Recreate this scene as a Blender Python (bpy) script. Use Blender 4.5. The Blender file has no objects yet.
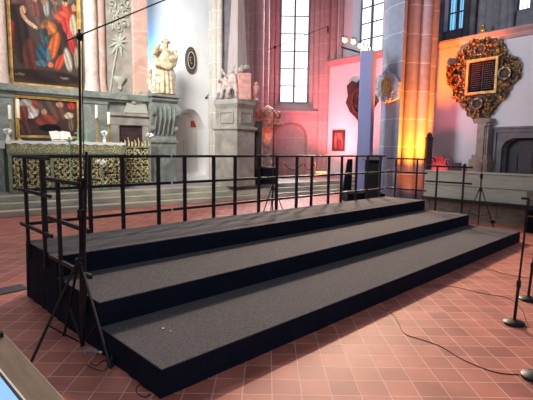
import bpy, bmesh, math, random
from math import pi, sin, cos, radians
from mathutils import Vector, Matrix
random.seed(7)
col = bpy.context.scene.collection
sc = bpy.context.scene

# ------------------------------------------------------------------ survey of the camera station
FL = 439.05; YAW, PIT, ROL = 0.776376, -0.114632, 0.013627
CAM = Vector((-1.53097, -2.58634, 1.75767))
LEN = 8.07; SH = 0.21782
CF = Vector((cos(PIT)*sin(YAW), cos(PIT)*cos(YAW), sin(PIT)))
_r = Vector((cos(YAW), -sin(YAW), 0)); _u = _r.cross(CF)
CR = _r*cos(ROL) + _u*sin(ROL); CU = -_r*sin(ROL) + _u*cos(ROL)
def ray(u, v): return CF + CR*((u-266.5)/FL) - CU*((v-200)/FL)
def on_z(u, v, z=0.0): d = ray(u, v); return CAM + d*((z-CAM.z)/d.z)
def on_x(u, v, x): d = ray(u, v); return CAM + d*((x-CAM.x)/d.x)
def on_y(u, v, y): d = ray(u, v); return CAM + d*((y-CAM.y)/d.y)
def at_d(u, v, dep): return CAM + ray(u, v)*dep
A6 = radians(6.0)
US = Vector((cos(A6), -sin(A6), 0)); VS = Vector((sin(A6), cos(A6), 0))   # church axes
def CH(s, t, z=0.0): return US*s + VS*t + Vector((0, 0, z))
def ST(P): return (P.dot(US), P.dot(VS), P.z)
def on_t(u, v, t): d = ray(u, v); k = (t-CAM.dot(VS))/d.dot(VS); return ST(CAM+d*k)
def on_s(u, v, s): d = ray(u, v); k = (s-CAM.dot(US))/d.dot(US); return ST(CAM+d*k)

# ------------------------------------------------------------------ materials
def srgb(r, g, b):
    f = lambda c: (c/255/12.92) if c/255 <= 0.04045 else ((c/255+0.055)/1.055)**2.4
    return (f(r), f(g), f(b), 1)
def nodes_of(name):
    m = bpy.data.materials.new(name); m.use_nodes = True
    return m, m.node_tree.nodes, m.node_tree.links, m.node_tree.nodes['Principled BSDF']
def mat(name, rgb, rough=0.7, metal=0.0, var=0.15, scale=6.0, bump=0.0, rgb2=None, detail=4.0, contrast=(0.35, 0.65), bscale=None, spec=0.5, stretch=None):
    m, N, L, B = nodes_of(name)
    B.inputs['Roughness'].default_value = rough; B.inputs['Metallic'].default_value = metal
    B.inputs['Specular IOR Level'].default_value = spec
    c = srgb(*rgb)
    c2 = srgb(*rgb2) if rgb2 else tuple([x*(1-var) for x in c[:3]] + [1])
    tc = N.new('ShaderNodeTexCoord'); no = N.new('ShaderNodeTexNoise')
    no.inputs['Scale'].default_value = scale; no.inputs['Detail'].default_value = detail
    src = tc.outputs['Object']
    if stretch:
        mp = N.new('ShaderNodeMapping'); mp.inputs['Scale'].default_value = stretch
        L.new(src, mp.inputs['Vector']); src = mp.outputs['Vector']
    L.new(src, no.inputs['Vector'])
    cr = N.new('ShaderNodeValToRGB')
    cr.color_ramp.elements[0].position = contrast[0]; cr.color_ramp.elements[0].color = c2
    cr.color_ramp.elements[1].position = contrast[1]; cr.color_ramp.elements[1].color = c
    L.new(no.outputs['Fac'], cr.inputs['Fac']); L.new(cr.outputs['Color'], B.inputs['Base Color'])
    if bump:
        nb = N.new('ShaderNodeTexNoise'); nb.inputs['Scale'].default_value = bscale or scale*4
        L.new(src, nb.inputs['Vector'])
        bp = N.new('ShaderNodeBump'); bp.inputs['Strength'].default_value = bump; bp.inputs['Distance'].default_value = 0.02
        L.new(nb.outputs['Fac'], bp.inputs['Height']); L.new(bp.outputs['Normal'], B.inputs['Normal'])
    return m
def glow(name, rgb, strength):
    m, N, L, B = nodes_of(name)
    B.inputs['Base Color'].default_value = srgb(*rgb)
    B.inputs['Emission Color'].default_value = srgb(*rgb); B.inputs['Emission Strength'].default_value = strength
    return m
def tile_mat():
    m, N, L, B = nodes_of('red_clay_tiles')
    tc = N.new('ShaderNodeTexCoord'); mp = N.new('ShaderNodeMapping')
    th = math.atan2(CF.x, CF.y)
    F = Vector((sin(th), cos(th))); R = Vector((F.y, -F.x)); c2 = Vector((CAM.x, CAM.y))
    mp.inputs['Rotation'].default_value = (0, 0, th)
    mp.inputs['Location'].default_value = (-c2.dot(R)-0.060+21.45, -c2.dot(F)-2.990+21.05, 0)
    L.new(tc.outputs['Object'], mp.inputs['Vector'])
    br = N.new('ShaderNodeTexBrick'); br.offset = 0.0; br.squash = 1.0
    br.inputs['Scale'].default_value = 1.0; br.inputs['Brick Width'].default_value = 0.2145; br.inputs['Row Height'].default_value = 0.2105
    br.inputs['Mortar Size'].default_value = 0.0050; br.inputs['Mortar Smooth'].default_value = 0.3
    br.inputs['Color1'].default_value = srgb(184, 110, 92); br.inputs['Color2'].default_value = srgb(154, 86, 73)
    br.inputs['Mortar'].default_value = srgb(208, 162, 150); br.inputs['Bias'].default_value = -0.1
    L.new(mp.outputs['Vector'], br.inputs['Vector'])
    no = N.new('ShaderNodeTexNoise'); no.inputs['Scale'].default_value = 3.0; no.inputs['Detail'].default_value = 6
    L.new(tc.outputs['Object'], no.inputs['Vector'])
    cr = N.new('ShaderNodeValToRGB'); cr.color_ramp.elements[0].color = (0.72, 0.70, 0.70, 1); cr.color_ramp.elements[1].color = (1.12, 1.1, 1.1, 1)
    cr.color_ramp.elements[0].position = 0.3; cr.color_ramp.elements[1].position = 0.7
    L.new(no.outputs['Fac'], cr.inputs['Fac'])
    mx = N.new('ShaderNodeMix'); mx.data_type = 'RGBA'; mx.blend_type = 'MULTIPLY'; mx.inputs[0].default_value = 0.8
    L.new(br.outputs['Color'], mx.inputs[6]); L.new(cr.outputs['Color'], mx.inputs[7])
    L.new(mx.outputs[2], B.inputs['Base Color'])
    B.inputs['Roughness'].default_value = 0.62; B.inputs['Specular IOR Level'].default_value = 0.35
    bp = N.new('ShaderNodeBump'); bp.inputs['Strength'].default_value = 0.35; bp.inputs['Distance'].default_value = 0.004; bp.invert = True
    L.new(br.outputs['Fac'], bp.inputs['Height']); L.new(bp.outputs['Normal'], B.inputs['Normal'])
    return m
def ashlar_mat(name, rgb, rgb2, joint, course=0.62, jw=0.02):
    m, N, L, B = nodes_of(name)
    tc = N.new('ShaderNodeTexCoord'); se = N.new('ShaderNodeSeparateXYZ'); ge = N.new('ShaderNodeNewGeometry'); L.new(ge.outputs['Position'], se.inputs[0])
    dv = N.new('ShaderNodeMath'); dv.operation = 'DIVIDE'; dv.inputs[1].default_value = course; L.new(se.outputs['Z'], dv.inputs[0])
    fr = N.new('ShaderNodeMath'); fr.operation = 'FRACT'; L.new(dv.outputs[0], fr.inputs[0])
    lt = N.new('ShaderNodeMath'); lt.operation = 'LESS_THAN'; lt.inputs[1].default_value = jw/course; L.new(fr.outputs[0], lt.inputs[0])
    fl = N.new('ShaderNodeMath'); fl.operation = 'FLOOR'; L.new(dv.outputs[0], fl.inputs[0])
    wn = N.new('ShaderNodeTexWhiteNoise'); wn.noise_dimensions = '1D'; L.new(fl.outputs[0], wn.inputs['W'])
    no = N.new('ShaderNodeTexNoise'); no.inputs['Scale'].default_value = 5; no.inputs['Detail'].default_value = 5; L.new(tc.outputs['Object'], no.inputs['Vector'])
    ad = N.new('ShaderNodeMath'); ad.operation = 'MULTIPLY_ADD'; ad.inputs[1].default_value = 0.35; L.new(wn.outputs['Value'], ad.inputs[0]); L.new(no.outputs['Fac'], ad.inputs[2])
    cr = N.new('ShaderNodeValToRGB'); cr.color_ramp.elements[0].position = 0.35; cr.color_ramp.elements[1].position = 0.95
    cr.color_ramp.elements[0].color = srgb(*rgb2); cr.color_ramp.elements[1].color = srgb(*rgb); L.new(ad.outputs[0], cr.inputs['Fac'])
    mx = N.new('ShaderNodeMix'); mx.data_type = 'RGBA'; L.new(lt.outputs[0], mx.inputs[0]); L.new(cr.outputs['Color'], mx.inputs[6]); mx.inputs[7].default_value = srgb(*joint)
    L.new(mx.outputs[2], B.inputs['Base Color']); B.inputs['Roughness'].default_value = 0.85
    return m
def marble_mat(name, rgb, rgb2, vein, scale=1.6):
    m, N, L, B = nodes_of(name)
    tc = N.new('ShaderNodeTexCoord')
    no = N.new('ShaderNodeTexNoise'); no.inputs['Scale'].default_value = scale; no.inputs['Detail'].default_value = 8; no.inputs['Distortion'].default_value = 1.2
    L.new(tc.outputs['Object'], no.inputs['Vector'])
    cr = N.new('ShaderNodeValToRGB'); e = cr.color_ramp.elements
    e[0].position = 0.30; e[0].color = srgb(*rgb2); e[1].position = 0.68; e[1].color = srgb(*rgb)
    a = e.new(0.49); a.color = srgb(*rgb); b = e.new(0.52); b.color = srgb(*vein); c = e.new(0.55); c.color = srgb(*rgb)
    L.new(no.outputs['Fac'], cr.inputs['Fac']); L.new(cr.outputs['Color'], B.inputs['Base Color'])
    B.inputs['Roughness'].default_value = 0.45
    return m
def attr_mat(name):
    m, N, L, B = nodes_of(name)
    a = N.new('ShaderNodeVertexColor'); a.layer_name = 'pigment'
    L.new(a.outputs['Color'], B.inputs['Base Color']); B.inputs['Roughness'].default_value = 0.7; B.inputs['Specular IOR Level'].default_value = 0.2
    return m
M = dict(
    tile=tile_mat(),
    stone=mat('pale_step_stone', (190, 182, 158), 0.8, rgb2=(146, 142, 130), scale=2.5, bump=0.2, stretch=(0.4, 1, 1)),
    chancel=mat('chancel_paving', (150, 140, 140), 0.6, rgb2=(120, 112, 114), scale=1.5),
    plaster=mat('white_plaster', (238, 236, 230), 0.9, var=0.07, scale=1.2, bump=0.08),
    plaster2=mat('cool_white_plaster', (222, 220, 224), 0.9, var=0.07, scale=1.0, bump=0.08),
    ashlar=ashlar_mat('beige_ashlar', (196, 186, 170), (165, 156, 145), (215, 208, 195)),
    pier=ashlar_mat('grey_pier_ashlar', (152, 158, 172), (128, 134, 150), (190, 192, 200), 0.95, 0.03),
    rose=ashlar_mat('rose_ashlar', (188, 160, 158), (166, 138, 138), (205, 182, 178), 0.8, 0.022),
    greystone=mat('grey_monument_stone', (160, 152, 138), 0.75, rgb2=(130, 124, 114), scale=3, bump=0.15),
    darkstone=mat('grey_window_stone', (128, 124, 128), 0.8, rgb2=(104, 100, 106), scale=3, bump=0.1),
    marble=marble_mat('grey_veined_marble', (126, 132, 122), (100, 106, 100), (146, 150, 142)),
    pinkmarble=marble_mat('pink_marble', (194, 156, 140), (180, 140, 126), (206, 176, 162), 1.6),
    palepink=marble_mat('pale_pink_marble', (206, 182, 166), (190, 162, 146), (214, 196, 182), 2.0),
    carpet=mat('charcoal_carpet', (104, 100, 101), 0.95, rgb2=(74, 72, 76), scale=70, bump=0.3, bscale=220, detail=6, spec=0.1),
    cloth=mat('black_stage_cloth', (12, 14, 25), 0.9, var=0.3, scale=8, spec=0.15),
    drape=mat('dark_blue_stage_cloth', (18, 24, 42), 0.85, var=0.3, scale=6, spec=0.2),
    black=mat('black_painted_steel', (10, 10, 16), 0.5, var=0.3, scale=12),
    steel=mat('dark_scuffed_steel', (36, 33, 38), 0.4, metal=0.5, var=0.3, scale=14),
    chrome=mat('worn_chrome', (190, 190, 195), 0.25, metal=1.0, var=0.1),
    rubber=mat('black_rubber', (20, 20, 22), 0.7, var=0.2),
    gold=mat('gilding', (214, 170, 84), 0.35, metal=0.55, rgb2=(160, 114, 50), scale=10),
    goldframe=mat('gilded_moulding', (226, 186, 104), 0.45, metal=0.15, rgb2=(164, 124, 60), scale=5),
    palegold=mat('pale_gilding', (236, 222, 172), 0.5, metal=0.1, rgb2=(170, 150, 90), scale=14),
    altargreen=mat('dark_green_altar_cloth', (66, 74, 62), 0.8, rgb2=(34, 38, 34), scale=9),
    altarframe=mat('green_gold_altar_border', (140, 150, 118), 0.7, rgb2=(104, 116, 90), scale=12),
    linen=mat('white_linen', (228, 228, 220), 0.9, var=0.08, scale=8),
    relief=mat('greenish_white_relief', (172, 172, 156), 0.8, var=0.12, scale=8),
    wax=mat('ivory_wax', (244, 236, 208), 0.5, var=0.05),
    verdigris=mat('pale_green_iron', (128, 178, 140), 0.6, var=0.2, scale=9),
    statue=mat('cream_gilt_statue', (206, 190, 156), 0.6, rgb2=(142, 122, 88), scale=7, bump=0.3, contrast=(0.3, 0.55)),
    figure=mat('pale_stone_figure', (196, 176, 164), 0.75, rgb2=(150, 132, 124), scale=9),
    pinkstone=mat('rosy_stone', (206, 152, 140), 0.75, rgb2=(176, 122, 112), scale=6),
    redglowstone=mat('red_glow_tinted_stone', (206, 128, 112), 0.7, rgb2=(150, 90, 84), scale=9),  # red glow on the font put into its stone colour
    giltwood=mat('dark_wood_with_gilt', (206, 160, 84), 0.45, metal=0.2, rgb2=(54, 40, 36), scale=12, contrast=(0.47, 0.64)),
    obelisk=mat('striped_obelisk_stone', (172, 154, 146), 0.75, rgb2=(150, 134, 128), scale=4, stretch=(6, 6, 0.2)),
    wood=mat('tan_desk_wood', (122, 98, 68), 0.5, rgb2=(100, 79, 54), scale=7, stretch=(6, 0.6, 1)),
    darkwood=mat('dark_carved_wood', (74, 50, 46), 0.55, rgb2=(46, 30, 30), scale=6),
    brownwood=mat('brown_bench_wood', (104, 66, 50), 0.55, rgb2=(72, 44, 36), scale=5),
    pew=mat('grey_green_painted_wood', (184, 186, 168), 0.5, rgb2=(168, 172, 158), scale=3, stretch=(1, 1, 5), bump=0.1),
    pewlow=mat('weathered_pew_wood', (134, 124, 106), 0.65, rgb2=(108, 100, 88), scale=4, stretch=(1, 1, 4)),
    dark=mat('near_black_wood', (40, 36, 38), 0.8, var=0.3),  # near-black wood of the pew shelf
    doorwood=mat('dark_door_oak', (62, 58, 64), 0.6, rgb2=(44, 42, 48), scale=5, stretch=(3, 3, 0.5)),
    cream=mat('cream_door_paint', (214, 206, 194), 0.6, var=0.08),
    red=mat('red_notice', (186, 48, 44), 0.6, var=0.1),
    tower=mat('pale_tower_cloth', (150, 158, 200), 0.8, var=0.06, scale=2),
    plaque=mat('dark_bronze', (52, 38, 32), 0.6, metal=0.0, var=0.3),
    rope=mat('wine_red_rope', (92, 44, 40), 0.8, var=0.2),
    paper=mat('page_paper', (226, 218, 204), 0.8, var=0.08, scale=12),
    whitegrey=mat('white_grey_cartouche', (190, 192, 200), 0.6, rgb2=(140, 142, 152), scale=9),
    pigment=attr_mat('oil_paint'),
    clear=None, paleletter=mat('worn_letter_paint', (140, 112, 88), 0.7),
    day=glow('daylight_glass', (226, 240, 255), 1.7), daycyan=glow('blue_daylight_glass', (120, 190, 235), 1.3),
    lamp=glow('warm_lamp_lens', (255, 214, 130), 4), redlamp=glow('red_led_strip', (255, 92, 60), 9),
    screen=glow('lit_screen', (122, 172, 228), 0.75),
    led=glow('small_status_light', (200, 230, 255), 4),
)
g, N, L, B = nodes_of('clear_plastic'); B.inputs['Transmission Weight'].default_value = 0.9; B.inputs['Roughness'].default_value = 0.1; M['clear'] = g

# ------------------------------------------------------------------ mesh builder
class MB:
    def __init__(s): s.v = []; s.f = []
    def add(s, vs, fs):
        o = len(s.v); s.v += [tuple(p) for p in vs]; s.f += [tuple(i+o for i in f) for f in fs]; return s
    def box(s, x0, x1, y0, y1, z0, z1):
        return s.add([(x0,y0,z0),(x1,y0,z0),(x1,y1,z0),(x0,y1,z0),(x0,y0,z1),(x1,y0,z1),(x1,y1,z1),(x0,y1,z1)],
                     [(3,2,1,0),(4,5,6,7),(0,1,5,4),(1,2,6,5),(2,3,7,6),(3,0,4,7)])
    def prism(s, poly, z0, z1, top=1.0, c=None):
        n = len(poly)
        if c is None: c = (sum(p[0] for p in poly)/n, sum(p[1] for p in poly)/n)
        a = [(p[0], p[1], z0) for p in poly]; b = [(c[0]+(p[0]-c[0])*top, c[1]+(p[1]-c[1])*top, z1) for p in poly]
        return s.add(a+b, [tuple(reversed(range(n))), tuple(range(n, 2*n))] + [(i, (i+1) % n, n+(i+1) % n, n+i) for i in range(n)])
    def tube(s, pts, r, k=8, caps=True, r2=None):
        pts = [Vector(p) for p in pts]; n = len(pts); vs = []; fs = []
        prev = None
        for i, p in enumerate(pts):
            d = (pts[min(i+1, n-1)]-pts[max(i-1, 0)]).normalized()
            if prev is None:
                a = Vector((0, 0, 1)) if abs(d.z) < 0.9 else Vector((1, 0, 0)); x = d.cross(a).normalized()
            else: x = (prev - d*prev.dot(d)).normalized()
            prev = x; y = d.cross(x)
            rr = (r[i] if isinstance(r, (list, tuple)) else (r + ((r2-r)*i/(n-1) if r2 is not None else 0)))
            vs += [p + (x*cos(2*pi*j/k) + y*sin(2*pi*j/k))*rr for j in range(k)]
        for i in range(n-1):
            fs += [(i*k+j, i*k+(j+1) % k, (i+1)*k+(j+1) % k, (i+1)*k+j) for j in range(k)]
        if caps: fs += [tuple(reversed(range(k))), tuple(range((n-1)*k, n*k))]
        return s.add(vs, fs)
    def bar(s, a, b, w, h):            # rectangular bar from a to b, w across, h high
        a = Vector(a); b = Vector(b); d = (b-a).normalized()
        up = Vector((0, 0, 1)) if abs(d.z) < 0.95 else Vector((0, 1, 0))
        x = d.cross(up).normalized()*w/2; y = x.cross(d).normalized()*h/2
        c = [-x-y, x-y, x+y, -x+y]
        return s.add([a+q for q in c]+[b+q for q in c], [(3,2,1,0),(4,5,6,7),(0,1,5,4),(1,2,6,5),(2,3,7,6),(3,0,4,7)])
    def lathe(s, prof, c=(0, 0, 0), k=20, sx=1, sy=1):
        vs = []; fs = []; n = len(prof)
        for r, z in prof: vs += [(c[0]+sx*r*cos(2*pi*j/k), c[1]+sy*r*sin(2*pi*j/k), c[2]+z) for j in range(k)]
        for i in range(n-1): fs += [(i*k+j, i*k+(j+1) % k, (i+1)*k+(j+1) % k, (i+1)*k+j) for j in range(k)]
        fs += [tuple(reversed(range(k))), tuple(range((n-1)*k, n*k))]
        return s.add(vs, fs)
    def ball(s, c, rx, ry=None, rz=None, k=10, m=7):
        ry = rx if ry is None else ry; rz = rx if rz is None else rz
        vs = [(c[0], c[1], c[2]-rz)]; fs = []
        for i in range(1, m):
            a = -pi/2 + pi*i/m
            vs += [(c[0]+rx*cos(a)*cos(2*pi*j/k), c[1]+ry*cos(a)*sin(2*pi*j/k), c[2]+rz*sin(a)) for j in range(k)]
        vs.append((c[0], c[1], c[2]+rz)); t = len(vs)-1
        fs += [(0, 1+(j+1) % k, 1+j) for j in range(k)]
        for i in range(m-2): fs += [(1+i*k+j, 1+i*k+(j+1) % k, 1+(i+1)*k+(j+1) % k, 1+(i+1)*k+j) for j in range(k)]
        fs += [(1+(m-2)*k+j, 1+(m-2)*k+(j+1) % k, t) for j in range(k)]
        return s.add(vs, fs)
    def scroll(s, cx, cy, size, ang, sg, r, z=0.0, turns=1.35, k=5, n=16, plane='xy'):   # C-scroll tendril lying in a plane
        pts = []
        for i in range(n):
            q = i/(n-1); a = ang + sg*turns*2*pi*q; rad = size*(1-0.78*q)
            x, y = cx+rad*cos(a), cy+rad*sin(a)
            pts.append((x, y, z+r*0.6) if plane == 'xy' else (x, z, y))
        return s.tube(pts, r, k, True, r*0.55)
    def plate(s, outer, holes, z0, z1):       # flat slab with holes in local xy
        cu = bpy.data.curves.new('t', 'CURVE'); cu.dimensions = '2D'; cu.fill_mode = 'BOTH'; cu.extrude = (z1-z0)/2
        for lp in [outer]+list(holes):
            sp = cu.splines.new('POLY'); sp.points.add(len(lp)-1); sp.use_cyclic_u = True
            for p, q in zip(sp.points, lp): p.co = (q[0], q[1], 0, 1)
        o = bpy.data.objects.new('t', cu); col.objects.link(o); bpy.context.view_layer.update()
        me = bpy.data.meshes.new_from_object(o.evaluated_get(bpy.context.evaluated_depsgraph_get()))
        s.add([(v.co.x, v.co.y, v.co.z+(z0+z1)/2) for v in me.vertices], [tuple(p.vertices) for p in me.polygons])
        bpy.data.objects.remove(o); bpy.data.curves.remove(cu); bpy.data.meshes.remove(me)
        return s
    def loft(s, a, b, za, zb, closed=True):
        n = len(a); m = n if closed else n-1
        return s.add([(p[0], p[1], za) for p in a]+[(p[0], p[1], zb) for p in b], [(i, (i+1) % n, n+(i+1) % n, n+i) for i in range(m)])
    def build(s, name, material, parent=None, org=(0, 0, 0), smooth=False, bevel=0.0):
        me = bpy.data.meshes.new(name)
        me.from_pydata([(p[0]-org[0], p[1]-org[1], p[2]-org[2]) for p in s.v], [], s.f)
        bm = bmesh.new(); bm.from_mesh(me); bmesh.ops.remove_doubles(bm, verts=bm.verts, dist=1e-5)
        bmesh.ops.recalc_face_normals(bm, faces=bm.faces); bm.to_mesh(me); bm.free()
        me.materials.append(material)
        if smooth:
            for p in me.polygons: p.use_smooth = True
            me.set_sharp_from_angle(angle=radians(42))
        o = bpy.data.objects.new(name, me); col.objects.link(o)
        if parent: o.parent = parent
        if bevel:
            b = o.modifiers.new('edge', 'BEVEL'); b.width = bevel; b.segments = 2; b.limit_method = 'ANGLE'
        return o
def tag(o, label=None, cat=None, group=None, kind=None):
    if label: o['label'] = label
    if cat: o['category'] = cat
    if group: o['group'] = group
    if kind: o['kind'] = kind
    return o
def thing(name, label, cat, loc=(0, 0, 0), rot=(0, 0, 0), group=None):
    o = bpy.data.objects.new(name, None); col.objects.link(o); o.empty_display_size = 0.1
    o.location = loc; o.rotation_euler = rot
    return tag(o, label, cat, group)
class Church:                    # a thing standing square to the church axes; parts are given in church coordinates (s, t, z)
    def __init__(s, name, label, cat, base, group=None):
        s.org = base; s.e = thing(name, label, cat, CH(*base), (0, 0, -A6), group)
    def part(s, name, mb, m, parent=None, **k):
        return mb.build(name, m, parent or s.e, s.org, **k)
def structure(o): o['kind'] = 'structure'; return o
def chbuild(name, mb, m, **k):
    o = mb.build(name, m, None, **k); o.rotation_euler = (0, 0, -A6); return structure(o)
class Wall:                      # a vertical plane from A (viewer's left) to B; local x along it, y up, z towards the viewer
    def __init__(s, A, B): s.A = Vector((A[0], A[1], 0)); s.d = (Vector((B[0], B[1], 0))-s.A); s.len = s.d.length; s.d.normalize(); s.ang = math.atan2(s.d.y, s.d.x); s.n = Vector((s.d.y, -s.d.x, 0))
    def px(s, u, v, off=0.0):
        d = ray(u, v); k = ((s.A+s.n*off-CAM).dot(s.n))/d.dot(s.n); P = CAM+d*k
        return ((P-s.A).dot(s.d), P.z)
    def rot(s): return (pi/2, 0, s.ang)
    def pos(s, x, z, off=0.0): return s.A+s.d*x+s.n*off+Vector((0, 0, z))
    def build(s, name, mb, m, **k):
        o = mb.build(name, m, None, **k); o.location = s.A; o.rotation_euler = s.rot(); return o
    def thing(s, name, label, cat, u, v, off=0.0, group=None):
        x, z = s.px(u, v, off); e = thing(name, label, cat, s.pos(x, z, off), s.rot(), group)
        f = lambda uu, vv: (lambda q: (q[0]-x, q[1]-z))(s.px(uu, vv, off))
        return e, f
def arch(x0, x1, y0, ys, yt, n=10, pointed=True):
    """outline of an arched opening: sill y0, springing ys, apex yt"""
    c = (x0+x1)/2; w = (x1-x0)/2; pts = [(x0, y0), (x1, y0)]
    for i in range(2*n+1):
        a = i/(2*n)
        x = x1-(x1-x0)*a; q = abs(x-c)/w
        y = ys+(yt-ys)*((1-q**2.3) if pointed else math.sqrt(max(0, 1-q*q)))
        pts.append((x, y))
    return pts
def rect(x0, x1, y0, y1): return [(x0, y0), (x1, y0), (x1, y1), (x0, y1)]
def canvas(name, x0, x1, y0, y1, z, nx, ny, base, blobs, parent):
    """a painted canvas: pigment patches blended over a ground colour"""
    vs = []; fs = []; cs = []
    rnd = random.Random(3)
    for j in range(ny+1):
        for i in range(nx+1):
            x = x0+(x1-x0)*i/nx; y = y0+(y1-y0)*j/ny; vs.append((x, y, z))
            c = list(base)
            for (bx, by, rx, ry, an, rgb) in blobs:
                dx, dy = x-bx, y-by; X = dx*cos(an)+dy*sin(an); Y = -dx*sin(an)+dy*cos(an)
                q = math.sqrt((X/rx)**2+(Y/ry)**2)
                w = max(0, min(1, (1.15-q)/0.35)); w = w*w*(3-2*w)
                f = 0.86+0.14*sin(X/rx*6+Y/ry*2.3)                  # brushed folds
                c = [a*(1-w)+b*1.02*f*w for a, b in zip(c, rgb)]
            k = 0.88+0.24*rnd.random(); cs.append([v*k for v in c])
    for j in range(ny):
        for i in range(nx):
            a = j*(nx+1)+i; fs.append((a, a+1, a+nx+2, a+nx+1))
    me = bpy.data.meshes.new(name); me.from_pydata(vs, [], fs)
    at = me.color_attributes.new('pigment', 'FLOAT_COLOR', 'POINT')
    for i, c in enumerate(cs): at.data[i].color = srgb(*[max(0, min(255, v)) for v in c])
    me.materials.append(M['pigment'])
    o = bpy.data.objects.new(name, me); col.objects.link(o); o.parent = parent
    return o
def copy_tree(o, parent=None):
    c = o.copy(); col.objects.link(c); c.parent = parent
    for ch in [q for q in bpy.data.objects if q.parent == o]: copy_tree(ch, c)
    return c
def figure(name, joints, edges, m, parent, noise=0.03, levels=2, nscale=0.12, root=0):
    """one continuous carved figure grown over a skeleton: joints = [(x,y,z,r)]"""
    me = bpy.data.meshes.new(name); me.from_pydata([j[:3] for j in joints], edges, [])
    o = bpy.data.objects.new(name, me); col.objects.link(o)
    sk = o.modifiers.new('skin', 'SKIN'); sk.use_smooth_shade = True
    for d, j in zip(me.skin_vertices[0].data, joints): d.radius = (j[3], j[3]*(j[4] if len(j) > 4 else 1))
    me.skin_vertices[0].data[root].use_root = True
    sb = o.modifiers.new('sub', 'SUBSURF'); sb.levels = sb.render_levels = levels
    if noise:
        tx = bpy.data.textures.new(name+'_folds', 'CLOUDS'); tx.noise_scale = nscale
        dp = o.modifiers.new('folds', 'DISPLACE'); dp.texture = tx; dp.strength = noise; dp.texture_coords = 'LOCAL'
    dg = bpy.context.evaluated_depsgraph_get(); dg.update()
    me2 = bpy.data.meshes.new_from_object(o.evaluated_get(dg))
    o.modifiers.clear(); o.data = me2; bpy.data.meshes.remove(me)
    me2.name = name; me2.materials.clear(); me2.materials.append(m)
    for p in me2.polygons: p.use_smooth = True
    o.parent = parent
    return o
ZC = 0.45      # chancel floor level
T0 = 9.6       # lowest chancel step

# ================================================================== SETTING
b = MB(); b.box(-14, 22, -9, 22, -0.2, 0.0); structure(b.build('floor', M['tile']))
b = MB()
for i in range(3): b.box(-9, 15.8, T0+0.36*i, T0+0.36*i+(0.40 if i < 2 else 0.36), 0.0 if i == 0 else 0.15*i, 0.15*(i+1))
chbuild('chancel_steps', b, M['stone'], bevel=0.012)
b = MB(); b.box(-9, 19, T0+1.06, 20, 0.0, ZC-0.002); chbuild('chancel_floor', b, M['chancel'])

# back wall behind the altarpiece, with the splayed doorway
WB = Wall(CH(-9, 13.2), CH(9.0, 13.2))
x0, _ = WB.px(174, 150); x1, _ = WB.px(205.5, 150); _, zt = WB.px(192, 109); _, zb = WB.px(190, 176)
outer = arch(x0, x1, zb, 2.55, zt); inner = arch(x0+0.34, x1-0.08, zb+0.12, 2.5, zt-0.12)
b = MB(); b.plate(rect(0, WB.len, 0, 13), [outer], -0.12, 0.0); b.loft(outer, inner, 0.0, -0.55)
structure(WB.build('wall_back', b, M['plaster']))
b = MB(); b.plate([(x0, zb-0.3), (x1+0.2, zb-0.3), (x1+0.2, zt+0.2), (x0, zt+0.2)], [], -0.66, -0.56)
d1 = structure(WB.build('door_1', b, M['cream']))
xm = (x0+0.30+x1-0.10)/2
b = MB()
for (a, c) in ((xm-0.50, xm-0.04), (xm+0.04, xm+0.50)):
    for (y0, y1) in ((zb+0.25, 1.45), (1.55, 2.15)): b.plate(rect(a, c, y0, y1), [rect(a+0.06, c-0.06, y0+0.06, y1-0.06)], -0.56, -0.535)
b.build('door_panel', M['cream'], d1)
nx, nz = WB.px(194.5, 124, -0.5)
n = WB.build('notice', MB().box(-0.16, 0.16, -0.13, 0.13, 0, 0.02), M['red'], bevel=0.004); n.location = WB.pos(nx, nz, -0.545)
tag(n, 'small plain red notice in the arched white doorway', 'sign')

# far apse wall facing the nave, with the tall lancet window and the blind niche below it
PA, PB = at_d(258, 170, 23.5), at_d(327, 170, 23.5)
W1 = Wall(PA, PB)
xa, _ = W1.px(270, 50); xb, _ = W1.px(318, 50); _, zs = W1.px(294, 109)
gl, _ = W1.px(280, 50, -0.7); gr, _ = W1.px(309, 50, -0.7); _, zg = W1.px(294, 103, -0.7)
na, _ = W1.px(275, 150); nb_, _ = W1.px(307, 150); _, nz0 = W1.px(290, 173); _, nz1 = W1.px(291, 122)
niche = arch(na, nb_, nz0, nz1-0.75, nz1, pointed=False)
hole = rect(xa, xb, zs, 12.5); back = rect(gl, gr, zg, 12.5)
b = MB(); b.plate(rect(-1.2, W1.len+0.15, 0, 13), [hole, niche], -0.10, 0.0); b.loft(hole, back, 0.0, -0.7)
ni2 = arch(na+0.12, nb_-0.12, nz0, nz1-0.80, nz1-0.12, pointed=False); b.loft(niche, ni2, 0.0, -0.30)
b.plate(rect(na-0.1, nb_+0.1, nz0-0.1, nz1+0.1), [], -0.34, -0.30)
structure(W1.build('wall_apse', b, M['rose']))
def lancet(W, name, x0, x1, y0, y1, z, rows, glass, panes=2, fr=0.05):
    w = structure(W.build(name, MB().box(x0, x1, y0, y1, z-0.04, z-0.02), glass))
    b = MB(); b.plate(rect(x0-0.02, x1+0.02, y0-0.02, y1), [rect(x0+fr, x1-fr, y0+fr, y1-fr)], z-0.03, z+0.04)
    for i in range(1, panes): xx = x0+(x1-x0)*i/panes; b.box(xx-0.05, xx+0.05, y0, y1, z-0.02, z+0.07)
    o = b.build('window_frame', M['darkstone'], w)
    b = MB()
    for r in range(1, rows):
        yy = y0+(y1-y0)*r/rows; b.box(x0, x1, yy-0.022, yy+0.022, z-0.02, z+0.02)
        
    for i in range(panes):
        for q in (1, 2): xx = x0+(x1-x0)*(i+q/3)/panes; b.box(xx-0.006, xx+0.006, y0, y1, z-0.02, z)
    b.build('glazing_bar', M['steel'], w)
    return w
lancet(W1, 'window_1', gl+0.02, gr-0.02, zg, 12.4, -0.7, 9, M['day'])
b = MB()                                                             # moulded jamb shafts
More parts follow.
